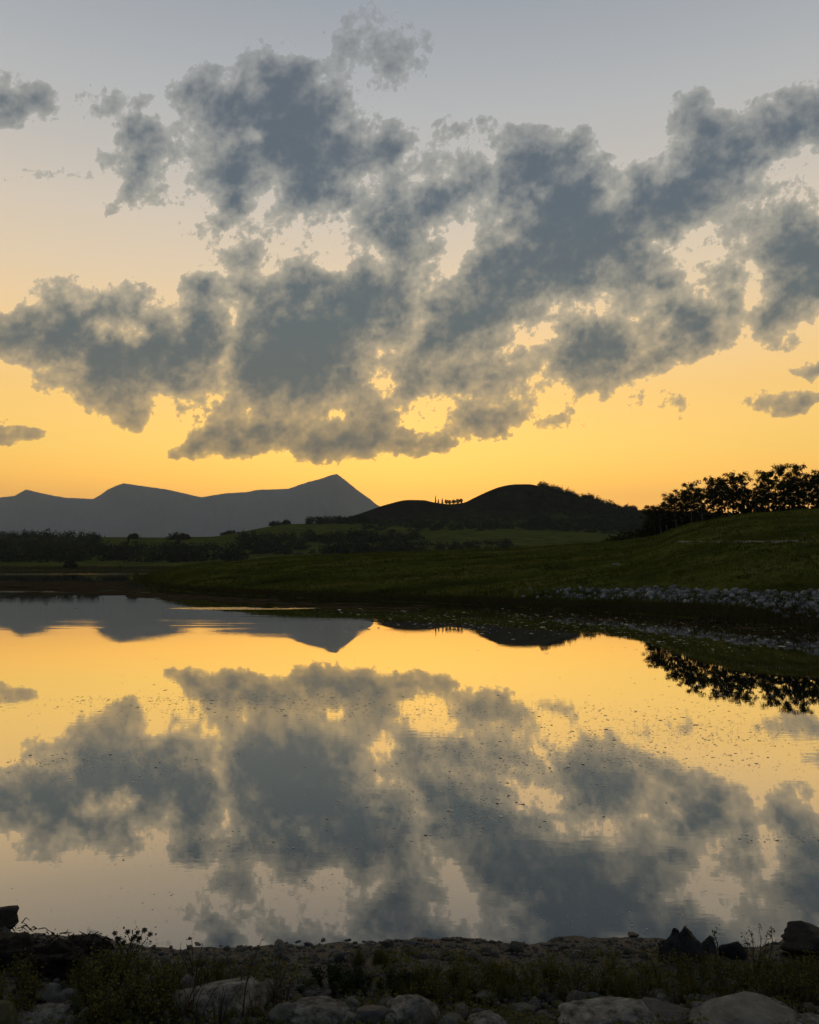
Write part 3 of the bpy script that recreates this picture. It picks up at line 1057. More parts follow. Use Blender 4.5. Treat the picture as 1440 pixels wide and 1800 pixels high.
ASPEN = [aspen(100 + i) for i in range(7)]
GROVE = [  # photograph column, row of the tree's top, metres behind the crest line
    (1143, 893, 4), (1152, 889, 2), (1163, 890, 1), (1174, 884, 3), (1184, 869, 4), (1190, 876, 0), (1200, 862, 2), (1209, 863, 5),
    (1217, 848, 1), (1228, 862, 4), (1236, 866, 0), (1247, 860, 6), (1257, 838, 2), (1263, 856, 7), (1272, 838, 4), (1283, 856, 1),
    (1291, 835, 5), (1301, 860, 2), (1311, 832, 3), (1319, 858, 7), (1331, 862, 1), (1339, 852, 4), (1349, 829, 2), (1355, 831, 6),
    (1364, 866, 3), (1373, 848, 1), (1383, 817, 4), (1391, 842, 7), (1399, 850, 2), (1407, 817, 3), (1416, 838, 6), (1424, 848, 1),
    (1433, 833, 4), (1443, 834, 2), (1454, 826, 5), (1466, 830, 2), (1480, 824, 4), (1496, 833, 3), (1515, 828, 4)]
ASPEN_LABEL = {
    1143: 'smallest aspen at the low outer end of the grove',
    1184: 'lone taller aspen rising above the saplings at the grove end',
    1383: 'tall aspen in the highest pair of the grove',
    1407: 'tall aspen in the highest pair of the grove'}
for i, (px, top, back) in enumerate(GROVE):
    Y = float(pchip(P_PX, P_Y1, px)) + back - 2.5
    x = (px - 720) / FH * Y
    z = float(terrain(x, Y)[0])
    H = CAM_H + Y * (HOR - top) / FH - z
    r = empty('aspen_tree', (x, Y, z), RNG.uniform(0, 6.28))
    k = H / 6.6
    r.scale = (max(k, 0.75) * RNG.uniform(.85, 1.1), max(k, 0.75) * RNG.uniform(.85, 1.1), k)
    tag(r, ASPEN_LABEL.get(px, 'slender aspen in the front rank of the dark hillside grove' if back <= 2 else ('slender aspen in the middle of the dark hillside grove' if back <= 4 else 'slender aspen in the rear rank of the dark hillside grove')), 'tree', 'aspens of the hillside grove')
    t_me, c_me = ASPEN[i % len(ASPEN)]
    obj('trunk', t_me, r)
    obj('crown', c_me, r)


# ------------------------------------------------------------------ brush and woods of the valley
def brush(name, label, cat, spots, mat, n=95, rel=0.17, seed=5, kind='stuff'):
    """spots: (x, y, z, radius, height); foliage faces on lumpy domes."""
    rng = np.random.default_rng(seed)
    V, Fc, o = [], [], 0
    for x, y, z, r, h in spots:
        d = rng.normal(size=(n, 3))
        d /= np.linalg.norm(d, axis=1)[:, None]
        d[:, 2] = np.abs(d[:, 2])
        rad = rng.uniform(0.45, 1.0, n)[:, None]
        p = np.array([x, y, z]) + d * rad * np.array([r, r, h]) * (1 + 0.12 * rng.normal(size=(n, 1)))
        v, f = leaf_quads(p, rng.uniform(.6, 1.3, n) * rel * (r + h) * 0.75, rng, 0, 0.8)
        V.append(v)
        Fc.append(f + o)
        o += len(v)
    ob = obj(name, mesh_from(name, np.concatenate(V), np.concatenate(Fc), mat))
    if kind:
        tag(ob, label, cat, kind=kind)
    return ob


def spots_in(px0, px1, y0, y1, count, r0, r1, tall=1.3, seed=0):
    rng = np.random.default_rng(seed)
    px = rng.uniform(px0, px1, count)
    Y = rng.uniform(y0, y1, count)
    x = (px - 720) / FH * Y
    keep = fbm(x / 38, Y / 38, 3, seed) > -0.22
    x, Y = x[keep], Y[keep]
    z = terrain(x, Y)
    r = rng.uniform(r0, r1, len(x))
    return [(a, b, c - 0.3, d * rng.uniform(.7, 1.25), d * tall * rng.uniform(.55, 1.35)) for a, b, c, d in zip(x, Y, z, r)]


brush('woodland', 'dark scrubby wood filling the valley floor beyond the lake', 'woodland',
      spots_in(-160, 430, 405, 520, 420, 2.6, 5.0, 1.35, 1) + spots_in(-160, 175, 520, 715, 300, 3.0, 5.2, 1.2, 2)
      + spots_in(420, 740, 470, 585, 330, 2.6, 4.8, 1.35, 3) + spots_in(700, 900, 470, 540, 90, 2.0, 3.6, 1.2, 4), M['brush_leaf'], seed=11)
brush('woodland', 'dark brush climbing the foot of the round hill', 'woodland',
      spots_in(640, 1160, 615, 735, 620, 2.2, 4.2, 1.1, 6) + spots_in(930, 1160, 640, 800, 520, 2.4, 4.2, 1.2, 16) + spots_in(540, 660, 690, 722, 46, 2.6, 3.8, 1.6, 7), M['brush_leaf'], seed=12)
brush('woodland', 'dark trees along the shoulder of the round hill', 'woodland',
      spots_in(950, 1075, 836, 858, 190, 2.2, 3.8, 1.9, 8) + spots_in(1076, 1120, 838, 858, 44, 1.8, 3.4, 1.7, 9) + spots_in(1120, 1150, 840, 860, 12, 1.2, 2.2, 1.0, 10), M['brush_leaf'], seed=13)
brush('undergrowth', 'dark undergrowth at the foot of the aspen grove', 'undergrowth',
      [(x, y, z, r, h) for px in np.arange(1142, 1520, 4.5) for Y in [float(pchip(P_PX, P_Y1, px)) + RNG.uniform(-1.5, 6)]
       for x, y, r in [((px - 720) / FH * Y, Y, RNG.uniform(.6, 1.1))] for z, h in [(float(terrain(x, y)[0]) - .1, RNG.uniform(.9, 2.6))]],
      M['aspen_leaf'], 60, 0.2, seed=14)
brush('thicket', 'dark thicket below the low end of the aspen grove', 'thicket',
      [(x, y, z, r, h) for px in np.arange(1062, 1160, 3.2) for Y in [float(pchip(P_PX, P_Y1, px)) + RNG.uniform(0, 9)]
       for x, y, r in [((px - 720) / FH * Y, Y, RNG.uniform(.5, 1.0))] for z, h in [(float(terrain(x, y)[0]) - .1, RNG.uniform(.9, 1.7) + 0.010 * (px - 1062))]],
      M['aspen_leaf'], 60, 0.2, seed=15)


def lone_bush(px, Y, r, h, label, name='bush', n=150, seed=0, group=None):
    x = (px - 720) / FH * Y
    z = float(terrain(x, Y)[0])
    rt = empty(name, (x, Y, z))
    rng = np.random.default_rng(seed)
    V, Fc, o = [], [], 0
    lumps = [(0, 0, 0, r, h)] + [(rng.uniform(-.5, .5) * r, rng.uniform(-.5, .5) * r, 0, r * rng.uniform(.45, .7), h * rng.uniform(.6, .95)) for _ in range(5)]
    for lx, ly, lz, lr, lh in lumps:
        d = rng.normal(size=(n, 3))
        d /= np.linalg.norm(d, axis=1)[:, None]
        d[:, 2] = np.abs(d[:, 2])
        p = np.array([lx, ly, lz]) + d * rng.uniform(.5, 1.0, n)[:, None] * np.array([lr, lr, lh])
        v, f = leaf_quads(p, rng.uniform(.10, .24, n) * (r + h) * 0.6, rng, 0, 0.8)
        V.append(v)
        Fc.append(f + o)
        o += len(v)
    obj('foliage', mesh_from('foliage', np.concatenate(V), np.concatenate(Fc), M['brush_leaf']), rt)
    b = Bag()
    for k in range(4):
        a = rng.uniform(0, 6.28)
        tube(b, [(0.1 * math.cos(a), 0.1 * math.sin(a), -0.3), (r * .25 * math.cos(a), r * .25 * math.sin(a), h * .4), (r * .5 * math.cos(a), r * .5 * math.sin(a), h * .8)], [.10, .07, .03], 5)
    obj('stem', b.mesh('stem', M['twig']), rt)
    tag(rt, label, 'bush', group)
    return rt


lone_bush(125, 318, 3.2, 4.6, 'round dark bush standing alone on the marsh beside the far water', seed=1)
lone_bush(211, 330, 1.0, 1.2, 'tiny dark bush on the marsh strip past the big round bush', seed=2)
lone_bush(236, 640, 5.6, 5.2, 'broad dark bush on the pale green meadow slope beside the woodland', seed=3)
lone_bush(312, 620, 9.5, 6.5, 'widest dark bush clump in the middle of the green meadow', seed=4)
lone_bush(405, 705, 7.0, 3.6, 'low wide bush on the skyline where the meadow starts to climb', seed=5)
lone_bush(392, 700, 3.0, 2.6, 'small bush hugging the skyline at the meadow foot', seed=6)
lone_bush(482, 700, 6.5, 4.8, 'dark bush under the climbing skyline, the larger of two', seed=7)
lone_bush(503, 706, 4.5, 5.0, 'dark bush under the climbing skyline, the smaller of two', seed=8)
lone_bush(690, 600, 2.6, 3.2, 'small bush out on the pale meadow under the dark hill wood', seed=9)

# row of trees on the skyline and the clump in the saddle between the two hills
def far_tree(px, Y, H, w, label, group, conifer=False, seed=0):
    x = (px - 720) / FH * Y
    z = float(terrain(x, Y)[0])
    r = empty('conifer_tree' if conifer else 'round_tree', (x, Y, z))
    rng = np.random.default_rng(seed)
    b = Bag()
    tube(b, [(0, 0, -0.4), (0, 0, H * .5), (0, 0, H * .92)], [.22, .15, .05], 6)
    obj('trunk', b.mesh('trunk', M['twig']), r)
    n = 260
    if conifer:
        hh = rng.uniform(0.06, 1.0, n)
        a = rng.uniform(0, 6.28, n)
        rad = w * (1.02 - hh) * rng.uniform(.3, 1.0, n)
        p = np.stack([np.cos(a) * rad, np.sin(a) * rad, hh * H], 1)
        v, f = leaf_quads(p, rng.uniform(.5, 1.0, n), rng, 0.5, 0.6)
    else:
        d = rng.normal(size=(n, 3))
        d /= np.linalg.norm(d, axis=1)[:, None]
        p = np.array([0, 0, H * .54]) + d * rng.uniform(.4, 1.0, n)[:, None] * np.array([w, w, H * .48])
        v, f = leaf_quads(p, rng.uniform(.5, 1.2, n), rng, 0, 0.8)
    obj('crown', mesh_from('crown', v, f, M['brush_leaf']), r)
    tag(r, label, 'tree', group)


for i, px in enumerate([542, 549, 556, 564, 572, 580, 588, 597, 606, 615, 624, 633, 642]):
    far_tree(px, 716, 6.4 + RNG.uniform(-.4, .8), 3.2,
             'round tree at the open end of the skyline row' if i == 0 else 'round dark tree in the row along the skyline below the lower dark hill', 'trees of the skyline row', seed=40 + i)
far_tree(766, 850, 7.6, 1.1, 'tallest narrow conifer in the saddle between the two dark hills', None, True, 60)
far_tree(778, 850, 6.2, 1.6, 'second conifer in the hill saddle, broader than the tallest one', None, True, 61)
far_tree(771, 850, 4.6, 1.3, 'shortest conifer squeezed between two taller ones in the hill saddle', None, True, 62)
for i, (px, h) in enumerate([(785, 5.2), (791, 4.9), (798, 5.4), (805, 5.6), (811, 5.3)]):
    far_tree(px, 850, h, 2.4, 'round tree in the clump filling the saddle between the hills', 'round trees of the hill saddle', seed=70 + i)
for i, (px, h) in enumerate([(1044, 6.0), (1051, 7.2), (1057, 7.6), (1062, 7.0), (1068, 7.4), (1071, 5.6)]):
    far_tree(px, 846, h, 1.3, 'spiky conifer on the steep end of the round hill shoulder', 'conifers of the hill shoulder', True, seed=80 + i)
far_tree(1082, 850, 5.6, 3.0, 'round tree standing in the dip past the conifers', None, seed=90)


# ------------------------------------------------------------------ grass of the promontory and marsh
def build_grass():
    rng = np.random.default_rng(31)
    n = 34000
    px = rng.uniform(235, 1600, n)
    y0 = pchip(P_PX, P_Y0, px)
    y1 = pchip(P_PX, P_Y1, px)
    t = rng.beta(1.0, 1.5, n) * 1.08
    Y = y0 + 0.4 + (y1 - y0) * t
    x = (px - 720) / FH * Y
    z = terrain(x, Y)
    k = z > 0.03
    x, Y, z, t = x[k], Y[k], z[k], t[k]
    clump = fbm(x * 0.5, Y * 0.5, 3, 33)
    h = rng.uniform(.07, .2, len(x)) * (1 + 1.4 * np.clip(clump, 0, 1)) + 0.12 * (t < 0.06)
    base = np.repeat(np.stack([x, Y, z - .02], 1), 4, 0) + rng.normal(size=(len(x) * 4, 3)) * np.array([.09, .09, 0])
    v, f = blades(base, np.repeat(h, 4) * rng.uniform(.7, 1.2, len(base)), rng, 0.6, 0.045)
    tag(obj('grass', mesh_from('grass', v, f, M['grass'])), 'short olive grass covering the promontory slope', 'grass', kind='stuff')
    # rough sedge at the waterline of promontory and marsh
    n = 5200
    px = rng.uniform(238, 1600, n)
    Y = pchip(P_PX, P_Y0, px) + rng.uniform(0.0, 2.0, n)
    m = 2600
    px = np.concatenate([px, rng.uniform(-300, 330, m)])
    Y = np.concatenate([Y, rng.uniform(301, 345, m)])
    x = (px - 720) / FH * Y
    z = np.maximum(terrain(x, Y), -0.02)
    sc = np.where(Y > 250, 3.2, 1.0)
    base = np.repeat(np.stack([x, Y, z], 1), 5, 0) + rng.normal(size=(len(x) * 5, 3)) * np.array([.12, .12, 0])
    v, f = blades(base, np.repeat(sc, 5) * rng.uniform(.12, .34, len(base)), rng, 0.7, np.repeat(sc, 5) * 0.05)
    tag(obj('sedge', mesh_from('sedge', v, f, M['sedge'])), 'brownish sedge fringe along the far waterline', 'sedge', kind='stuff')


build_grass()


# ------------------------------------------------------------------ track and marker post on the slope
def build_path():
    V, Fc = [], []
    k = 0
    for px in np.arange(1175, 1600, 6):
        h = ground_hit(px, 953.5 - (px - 1175) * 0.004, 30, 130, 500)
        if h is None:
            continue
        for s_ in (-.5, .5):
            y = h.y + s_
            V.append((h.x, y, float(terrain(h.x, y)[0]) + 0.035))
        if k:
            Fc.append((2 * k - 2, 2 * k - 1, 2 * k + 1, 2 * k))
        k += 1
    tag(obj('path', mesh_from('path', V, Fc, M['straw'])), kind='structure')


build_path()


def build_post():
    h = ground_hit(1415, 953, 30, 130, 500)
    k = h.y / FH
    r = empty('marker_post', h)
    b = Bag()
    tube(b, [(0, 0, -0.2), (0, 0, 15 * k * .5), (0, 0, 15 * k)], [.045, .045, .04], 8)
    obj('post', b.mesh('post', M['twig']), r)
    for f in (0.72, 0.95):
        b = Bag()
        tube(b, [(0, 0, 15 * k * f - .05), (0, 0, 15 * k * f + .05)], [.07, .07], 8)
        obj('reflector_band', b.mesh('reflector_band', M['riprap']), r)
    tag(r, 'thin dark marker post with two pale bands beside the grassy track', 'post')


build_post()

# ------------------------------------------------------------------ riprap bank
RR = [rock_mesh('rock', M['riprap'], 200 + i, 2, RNG.uniform(.35, .65), .8, 14, .02, .45, False, (.38, .7)) for i in range(12)]


def build_riprap():
    rt = empty('riprap_bank', (14, 46, 0.6))
    tag(rt, 'bank of loose pale broken rocks along the far water edge', 'riprap')
    rng = np.random.default_rng(51)
    spots = []
    while len(spots) < 1400:
        px = 900 + 620 * rng.random() ** 0.72
        y0 = float(pchip(P_PX, P_Y0, px))
        y1 = float(pchip(P_PX, P_Y1, px))
        yb = 5 * (y1 - y0) / 50.0
        lo = 0.46 - 0.36 * float(sstep(1260, 1430, px))
        tt = rng.uniform(lo, .93 - 0.14 * float(sstep(1250, 1440, px)))
        keep = 0.30 + 0.70 * float(sstep(900, 1150, px))
        keep *= 0.55 + 0.9 * float(fbm(np.array([px / 26.0]), np.array([tt * 2.0]), 3, 4)[0] > -0.1)
        if rng.random() > keep:
            continue
        Y = y0 + yb * tt
        x = (px - 720) / FH * Y
        size = min(rng.gamma(3.2, .065) + .08, .46) * (0.80 + 0.08 * float(sstep(950, 1350, px)))
        if rng.random() < 0.08:
            size *= 1.4
        spots.append((px, x, Y, size))
    spots.sort(key=lambda q: (not (q[0] < 1450), -q[3]))
    V, Fc, o = [], [], 0
    for i, (px, x, Y, size) in enumerate(spots):
        z = float(terrain(x, Y)[0])
        me = RR[i % len(RR)]
        rot = (rng.uniform(-.5, .5), rng.uniform(-.5, .5), rng.uniform(0, 6.28))
        if i < 300:
            ob = obj('rock', me, rt)
            ob.location = (x - 14, Y - 46, z - .6 + rng.uniform(-.12, .10) * size)
            ob.rotation_euler = rot
            ob.scale = (size, size, size)
        else:
            mt = Matrix.Translation((x - 14, Y - 46, z - .6)) @ Matrix.Rotation(rot[2], 4, 'Z') @ Matrix.Scale(size, 4)
            v = np.array([(mt @ q.co)[:] for q in me.vertices])
            V.append(v)
            Fc += [tuple(j + o for j in q.vertices) for q in me.polygons]
            o += len(v)
    if V:
        ob = obj('smaller_rocks', mesh_from('smaller_rocks', np.concatenate(V), Fc, M['riprap'], False), rt)
        ob['kind'] = 'stuff'


build_riprap()
h = ground_hit(1083, 995, 30, 130, 500)
o = obj('flat_stone', rock_mesh('flat_stone', M['pale_stone'], 333, 2, .25, .3, 5), loc=h)
o.scale = (.75, .75, .75)
tag(o, 'single pale flat stone lying on the dark grass slope above the riprap', 'stone')

# ------------------------------------------------------------------ things floating on the lake
def build_flecks():
    rng = np.random.default_rng(61)
    P = []

    def band(n, cx, cy, sx, sy, tilt=0.0, streaks=14):
        n = int(n * 1.1)
        streaks = int(streaks * 1.5)
        cxs = rng.normal(0, 1, (streaks, 2))
        k = rng.integers(0, streaks, n)
        g = rng.normal(0, 1, (n, 2))
        px = cx + sx * (cxs[k, 0] * .8 + g[:, 0] * .45)
        py = cy + sy * (cxs[k, 1] * .8 + g[:, 1] * .28) + tilt * (px - cx)
        P.append(np.stack([px, py], 1))
    band(1400, 330, 1236, 260, 12, 0.0, 20)
    band(900, 560, 1250, 260, 14, 0.0, 16)
    band(2600, 1180, 1290, 190, 45, 0.03, 40)
    band(1500, 960, 1330, 140, 45, 0.05, 30)
    band(900, 180, 1345, 110, 22, -0.04, 18)
    band(900, 830, 1420, 120, 45, 0.03, 22)
    band(500, 420, 1500, 190, 28, 0.04, 18)
    band(350, 590, 1530, 90, 35, 0.0, 14)
    band(950, 900, 1092, 260, 16, 0.02, 50)
    band(420, 1250, 1125, 150, 20, 0.05, 30)
    band(400, 1350, 1485, 70, 14, 0.0, 8)
    band(150, 1010, 1600, 320, 40, 0.0, 24)
    band(90, 250, 1600, 200, 35, 0.0, 18)
    band(350, 650, 1300, 480, 120, 0.0, 60)
    band(260, 560, 1205, 320, 30, 0.0, 20)
    q = np.concatenate(P)
    q = q[(q[:, 1] > 1068) & (q[:, 1] < 1655) & (q[:, 0] > -150) & (q[:, 0] < 1590)]
    x, y = on_water(q[:, 0], q[:, 1])
    wpx = rng.gamma(1.5, 1.15, len(q)) + 0.6
    wpx = np.where(q[:, 1] < 1150, wpx * 1.35, wpx)
    wpx = np.where(q[:, 1] > 1480, wpx * 0.62, wpx)
    w = wpx * y / F
    keep = (terrain(x, y) < -0.01)
    x, y, w = x[keep], y[keep], w[keep]
    n = len(x)
    k = 6
    a = np.linspace(0, 2 * math.pi, k, endpoint=False)[None, :] + rng.uniform(0, 1, (n, 1))
    r = rng.uniform(.55, 1.15, (n, k)) * w[:, None] * 0.5
    asp = rng.uniform(.35, .9, (n, 1))
    vx = x[:, None] + np.cos(a) * r
    vy = y[:, None] + np.sin(a) * r * asp
    tilt = rng.normal(0, .06, (n, 1)) * np.cos(a) * r + rng.normal(0, .08, (n, 1)) * np.sin(a) * r
    vz = np.maximum(0.0035, 0.005 + tilt)
    v = np.stack([vx, vy, vz], -1).reshape(-1, 3)
    c = np.stack([x, y, 0.006 + w * rng.uniform(0, .03, n)], 1)
    V = np.concatenate([v, c])
    i = np.arange(n)[:, None] * k
    j = np.arange(k)[None, :]
    f = np.stack([i + j, i + (j + 1) % k, np.broadcast_to(n * k + np.arange(n)[:, None], (n, k))], -1).reshape(-1, 3)
    tag(obj('floating_weed', mesh_from('floating_weed', V, f, M['floating_weed'])), 'scattered flecks of pondweed floating in bands on the lake', 'pondweed', kind='stuff')


build_flecks()


def build_mats():
    rng = np.random.default_rng(62)
    B = Bag()

    def mat_at(px, py, wx, wy):
        k = 26
        a = np.linspace(0, 2 * math.pi, k, endpoint=False)
        ph = rng.uniform(0, 50)
        r = 1 + 0.5 * fbm(np.cos(a) * 1.4 + ph, np.sin(a) * 1.4, 3, 8)
        x, y = on_water(px + np.cos(a) * wx * r, py + np.sin(a) * wy * r)
        z = np.full(k, 0.004 + 0.0005 * rng.integers(0, 12))
        B.add(np.stack([x, y, z], 1), [tuple(range(k))])
    for _ in range(30):
        mat_at(rng.uniform(-60, 230), rng.uniform(1023, 1036), rng.uniform(25, 80), rng.uniform(1.0, 2.6))
    for _ in range(30):
        mat_at(rng.uniform(20, 250), rng.uniform(1036, 1046), rng.uniform(12, 50), rng.uniform(.5, 1.1))
    for _ in range(34):
        px = rng.uniform(245, 470)
        mat_at(px, 1043 + (px - 245) * .045 + rng.uniform(0, 9), rng.uniform(18, 60), rng.uniform(.7, 1.6))
    for _ in range(40):
        px = rng.uniform(430, 760)
        mat_at(px, 1054 + (px - 430) * .03 + rng.uniform(0, 16), rng.uniform(12, 50), rng.uniform(.6, 1.4))
    for _ in range(20):
        px = rng.uniform(760, 1500)
        mat_at(px, 1064 + (px - 760) * .065 + rng.uniform(0, 16), rng.uniform(10, 40), rng.uniform(.5, 1.0))
    tag(obj('algae_mat', B.mesh('algae_mat', M['algae_mat'])), 'brown algae mats floating off the tip of the promontory', 'algae', kind='stuff')


build_mats()

# ------------------------------------------------------------------ near bank: boulders
def place_rock(name, me, x0, y0, x1, y1, label, cat='boulder', group=None, rz=0.0, tilt=0.0, thick=1.0):
    """Stands a unit stone on the near bank so that it spans these photograph pixels."""
    cx = (x0 + x1) / 2
    h = near_hit(cx, y1 - 0.12 * (y1 - y0))
    k = math.sqrt(h.x ** 2 + h.y ** 2 + (CAM_H - h.z) ** 2) / F
    w = (x1 - x0) * k
    Yc = h.y + w * 0.30 * thick
    Xc = h.x * Yc / h.y
    zg = float(terrain(Xc, Yc)[0])
    zt = float(at_depth(cx, y0, Yc)[2])
    o = obj(name, me, loc=(Xc, Yc, zg))
    top = max(v.co.z for v in me.vertices)
    o.scale = (w, w * thick, max((zt - zg) / top, 0.03))
    o.rotation_euler = (0, tilt, rz)
    tag(o, label, cat, group)
    return o


BIG = [  # pixels spanned, material, height class, label
    (305, 1722, 455, 1800, 'pale_stone', .5, 'large pale rounded boulder half buried in weeds, widest on its bank'),
    (15, 1778, 112, 1818, 'pale_stone', .4, 'smooth pale slab-like boulder beside the round mossy one'),
    (-30, 1760, 20, 1830, 'moss_stone', .9, 'round mossy boulder next to the smooth pale slab'),
    (80, 1766, 128, 1790, 'pale_stone', .4, 'light grey lens shaped stone resting on a rounder stone'),
    (82, 1774, 110, 1806, 'stone', .7, 'round grey stone under the lens shaped light stone'),
    (52, 1730, 98, 1764, 'stone', .6, 'greenish grey flat topped stone at the foot of the dark sod'),
    (108, 1738, 138, 1768, 'stone', .7, 'grey stone leaning on the greenish flat topped one'),
    (476, 1762, 535, 1815, 'stone', .8, 'grey rounded boulder against the long pale slab boulder'),
    (512, 1766, 614, 1818, 'pale_stone', .5, 'long pale slab boulder with a flat sloping top'),
    (598, 1781, 634, 1815, 'pale_stone', .6, 'small white block wedged beside the long pale slab'),
    (602, 1771, 632, 1786, 'stone', .5, 'small flat stone lying above the white block'),
    (630, 1771, 696, 1815, 'dark_stone', .65, 'dark smooth boulder against the tall peaked boulder'),
    (682, 1751, 775, 1818, 'pale_stone', .75, 'tall peaked tan boulder, the highest of the front row'),
    (768, 1785, 818, 1820, 'stone', .5, 'low grey boulder at the foot of the tall peaked one'),
    (826, 1785, 896, 1825, 'pale_stone', .5, 'pale dome shaped boulder standing alone among weeds'),
    (836, 1743, 872, 1768, 'stone', .7, 'grey pointed stone in green weeds above the pale dome boulder'),
    (671, 1750, 694, 1768, 'stone', .7, 'small round grey stone just behind the tall peaked boulder'),
    (766, 1752, 796, 1768, 'stone', .5, 'small flat grey stone behind the peaked boulder and the pointed stone'),
    (794, 1762, 826, 1786, 'moss_stone', .7, 'mossy stone half hidden by weeds near the pale dome boulder'),
    (895, 1766, 942, 1790, 'stone', .5, 'broad low grey stone between the pale dome and the cracked boulder'),
    (995, 1762, 1150, 1830, 'pale_stone', .5, 'large cracked pale boulder with a long sloping back'),
    (1115, 1769, 1220, 1812, 'dark_stone', .45, 'wide dark flat boulder beside the large cracked one'),
    (1122, 1741, 1176, 1776, 'stone', .75, 'angular peaked stone standing behind the wide dark flat boulder'),
    (1240, 1755, 1299, 1784, 'stone', .55, 'rounded grey stone behind the broadest boulder'),
    (1236, 1768, 1400, 1835, 'stone', .5, 'broadest boulder of the row, brown grey with a layered face'),
    (1300, 1758, 1350, 1785, 'dark_stone', .6, 'dark domed stone perched behind the broadest boulder'),
    (1338, 1761, 1386, 1788, 'pale_stone', .5, 'white angular stone beside the dark domed one'),
    (1384, 1787, 1460, 1825, 'pale_stone', .45, 'white rough boulder at the end of the front row'),
    (1272, 1702, 1318, 1734, 'moss_stone', .75, 'round moss covered stone in the weeds near the standing slabs'),
    (1292, 1725, 1320, 1748, 'stone', .7, 'grey stone directly below the round moss covered one'),
    (1203, 1747, 1230, 1768, 'stone', .7, 'small pale grey stone in the weeds below the standing slabs'),
    (1298, 1742, 1322, 1766, 'pale_stone', .7, 'small pale knobbly stone above the dark domed one'),
    (1326, 1746, 1350, 1766, 'stone', .7, 'small knobbly stone beside the pale knobbly one'),
    (1026, 1744, 1058, 1766, 'stone', .5, 'rounded grey stone up behind the large cracked boulder'),
    (1046, 1757, 1072, 1771, 'dark_stone', .5, 'small dark stone touching the top of the large cracked boulder'),
    (-45, 1594, 18, 1634, 'black_stone', .9, 'black wet boulder jutting into the water beyond the sod'),
    (1384, 1627, 1480, 1704, 'black_stone', .85, 'big black boulder silhouetted at the waterline beyond the weeds'),
    (1268, 1656, 1312, 1694, 'black_stone', .8, 'dark lumpy boulder between the standing slabs and the black boulder'),
    (671, 1653, 692, 1669, 'dark_stone', .7, 'blocky dark stone standing in the shallow waterline gravel'),
    (709, 1654, 731, 1667, 'dark_stone', .6, 'black rounded stone beside the blocky one at the waterline'),
    (733, 1650, 744, 1658, 'dark_stone', .7, 'small black stone out in the water past the waterline stones'),
    (740, 1672, 775, 1688, 'stone', .5, 'flat grey stone on the wet mud behind the waterline'),
    (1104, 1640, 1124, 1649, 'dark_stone', .45, 'flat grey stone sitting in the shallow water'),
    (1005, 1670, 1026, 1686, 'pale_stone', .6, 'pale round stone with a hollow on the bare mud'),
    (840, 1685, 870, 1697, 'stone', .4, 'flat oval stone on the bare mud above green weeds'),
    (476, 1690, 496, 1708, 'pale_stone', .6, 'pale stone at the edge of the mud near the tall dry stalk'),
    (624, 1704, 637, 1716, 'pale_stone', .7, 'small pale stone beside the darkest weed patch'),
    (870, 1708, 892, 1722, 'stone', .5, 'thin flat stone edge showing in the olive weeds'),
]
for i, (x0, y0, x1, y1, mt, fl, lab) in enumerate(BIG):
    big = (x1 - x0) > 70
    me = rock_mesh('boulder', M[mt], 400 + i * 3, 4 if big else 3, fl, .42, 8 if big else 6, .10, .35)
    place_rock('boulder' if (x1 - x0) > 45 else 'stone', me, x0, y0, x1, y1, lab, 'boulder' if (x1 - x0) > 45 else 'stone', rz=RNG.uniform(-.3, .3))


def slab_mesh(seed, lean):
    """Upright split slab: angular prism with a slanted ridge top."""
    rng = np.random.default_rng(seed)
    bm = bmesh.new()
    bmesh.ops.create_cube(bm, size=1.0)
    bmesh.ops.subdivide_edges(bm, edges=bm.edges[:], cuts=7, use_grid_fill=True)
    for v in bm.verts:
        x, y, z = v.co
        u = z + 0.5
        w = 1 - 0.30 * max(0, u - 0.25) ** 1.1
        y2 = y * (0.85 - 0.35 * u)
        top = u * (1 - 0.34 * abs(x - lean) * 2 * (u > 0.5) * min(1, (u - 0.5) * 2))
        n1 = float(fbm(np.array([x * 2.2 + seed]), np.array([z * 2.2 + y * 2]), 3, 2)[0])
        v.co = (x * w + lean * u * 0.5 + 0.22 * n1, y2 + 0.25 * n1, top * 1.25 - 0.25)
    me = bpy.data.meshes.new('slab')
    bm.to_mesh(me)
    bm.free()
    me.materials.append(M['dark_stone'])
    return me


for (x0, y0, x1, y1, ln, lab) in ((1164, 1632, 1200, 1700, .12, 'dark upright slab of rock, rounder topped of the standing pair'),
                                  (1194, 1631, 1232, 1702, -.10, 'dark upright slab of rock, sharply pointed one of the standing pair'),
                                  (1226, 1645, 1252, 1684, .25, 'short dark slab leaning away from the standing pair')):
    o = place_rock('standing_slab', slab_mesh(int(x0), ln), x0, y0, x1, y1, lab, 'rock', rz=RNG.uniform(-.3, .3), thick=.55)

# ------------------------------------------------------------------ medium stones, one by one
PROTO = {k: [rock_mesh('stone', M[k], 700 + 20 * j + i, 2, RNG.uniform(.4, .75), .35, 5, .04, .35) for i in range(6)]
         for j, k in enumerate(('stone', 'pale_stone', 'dark_stone', 'moss_stone'))}


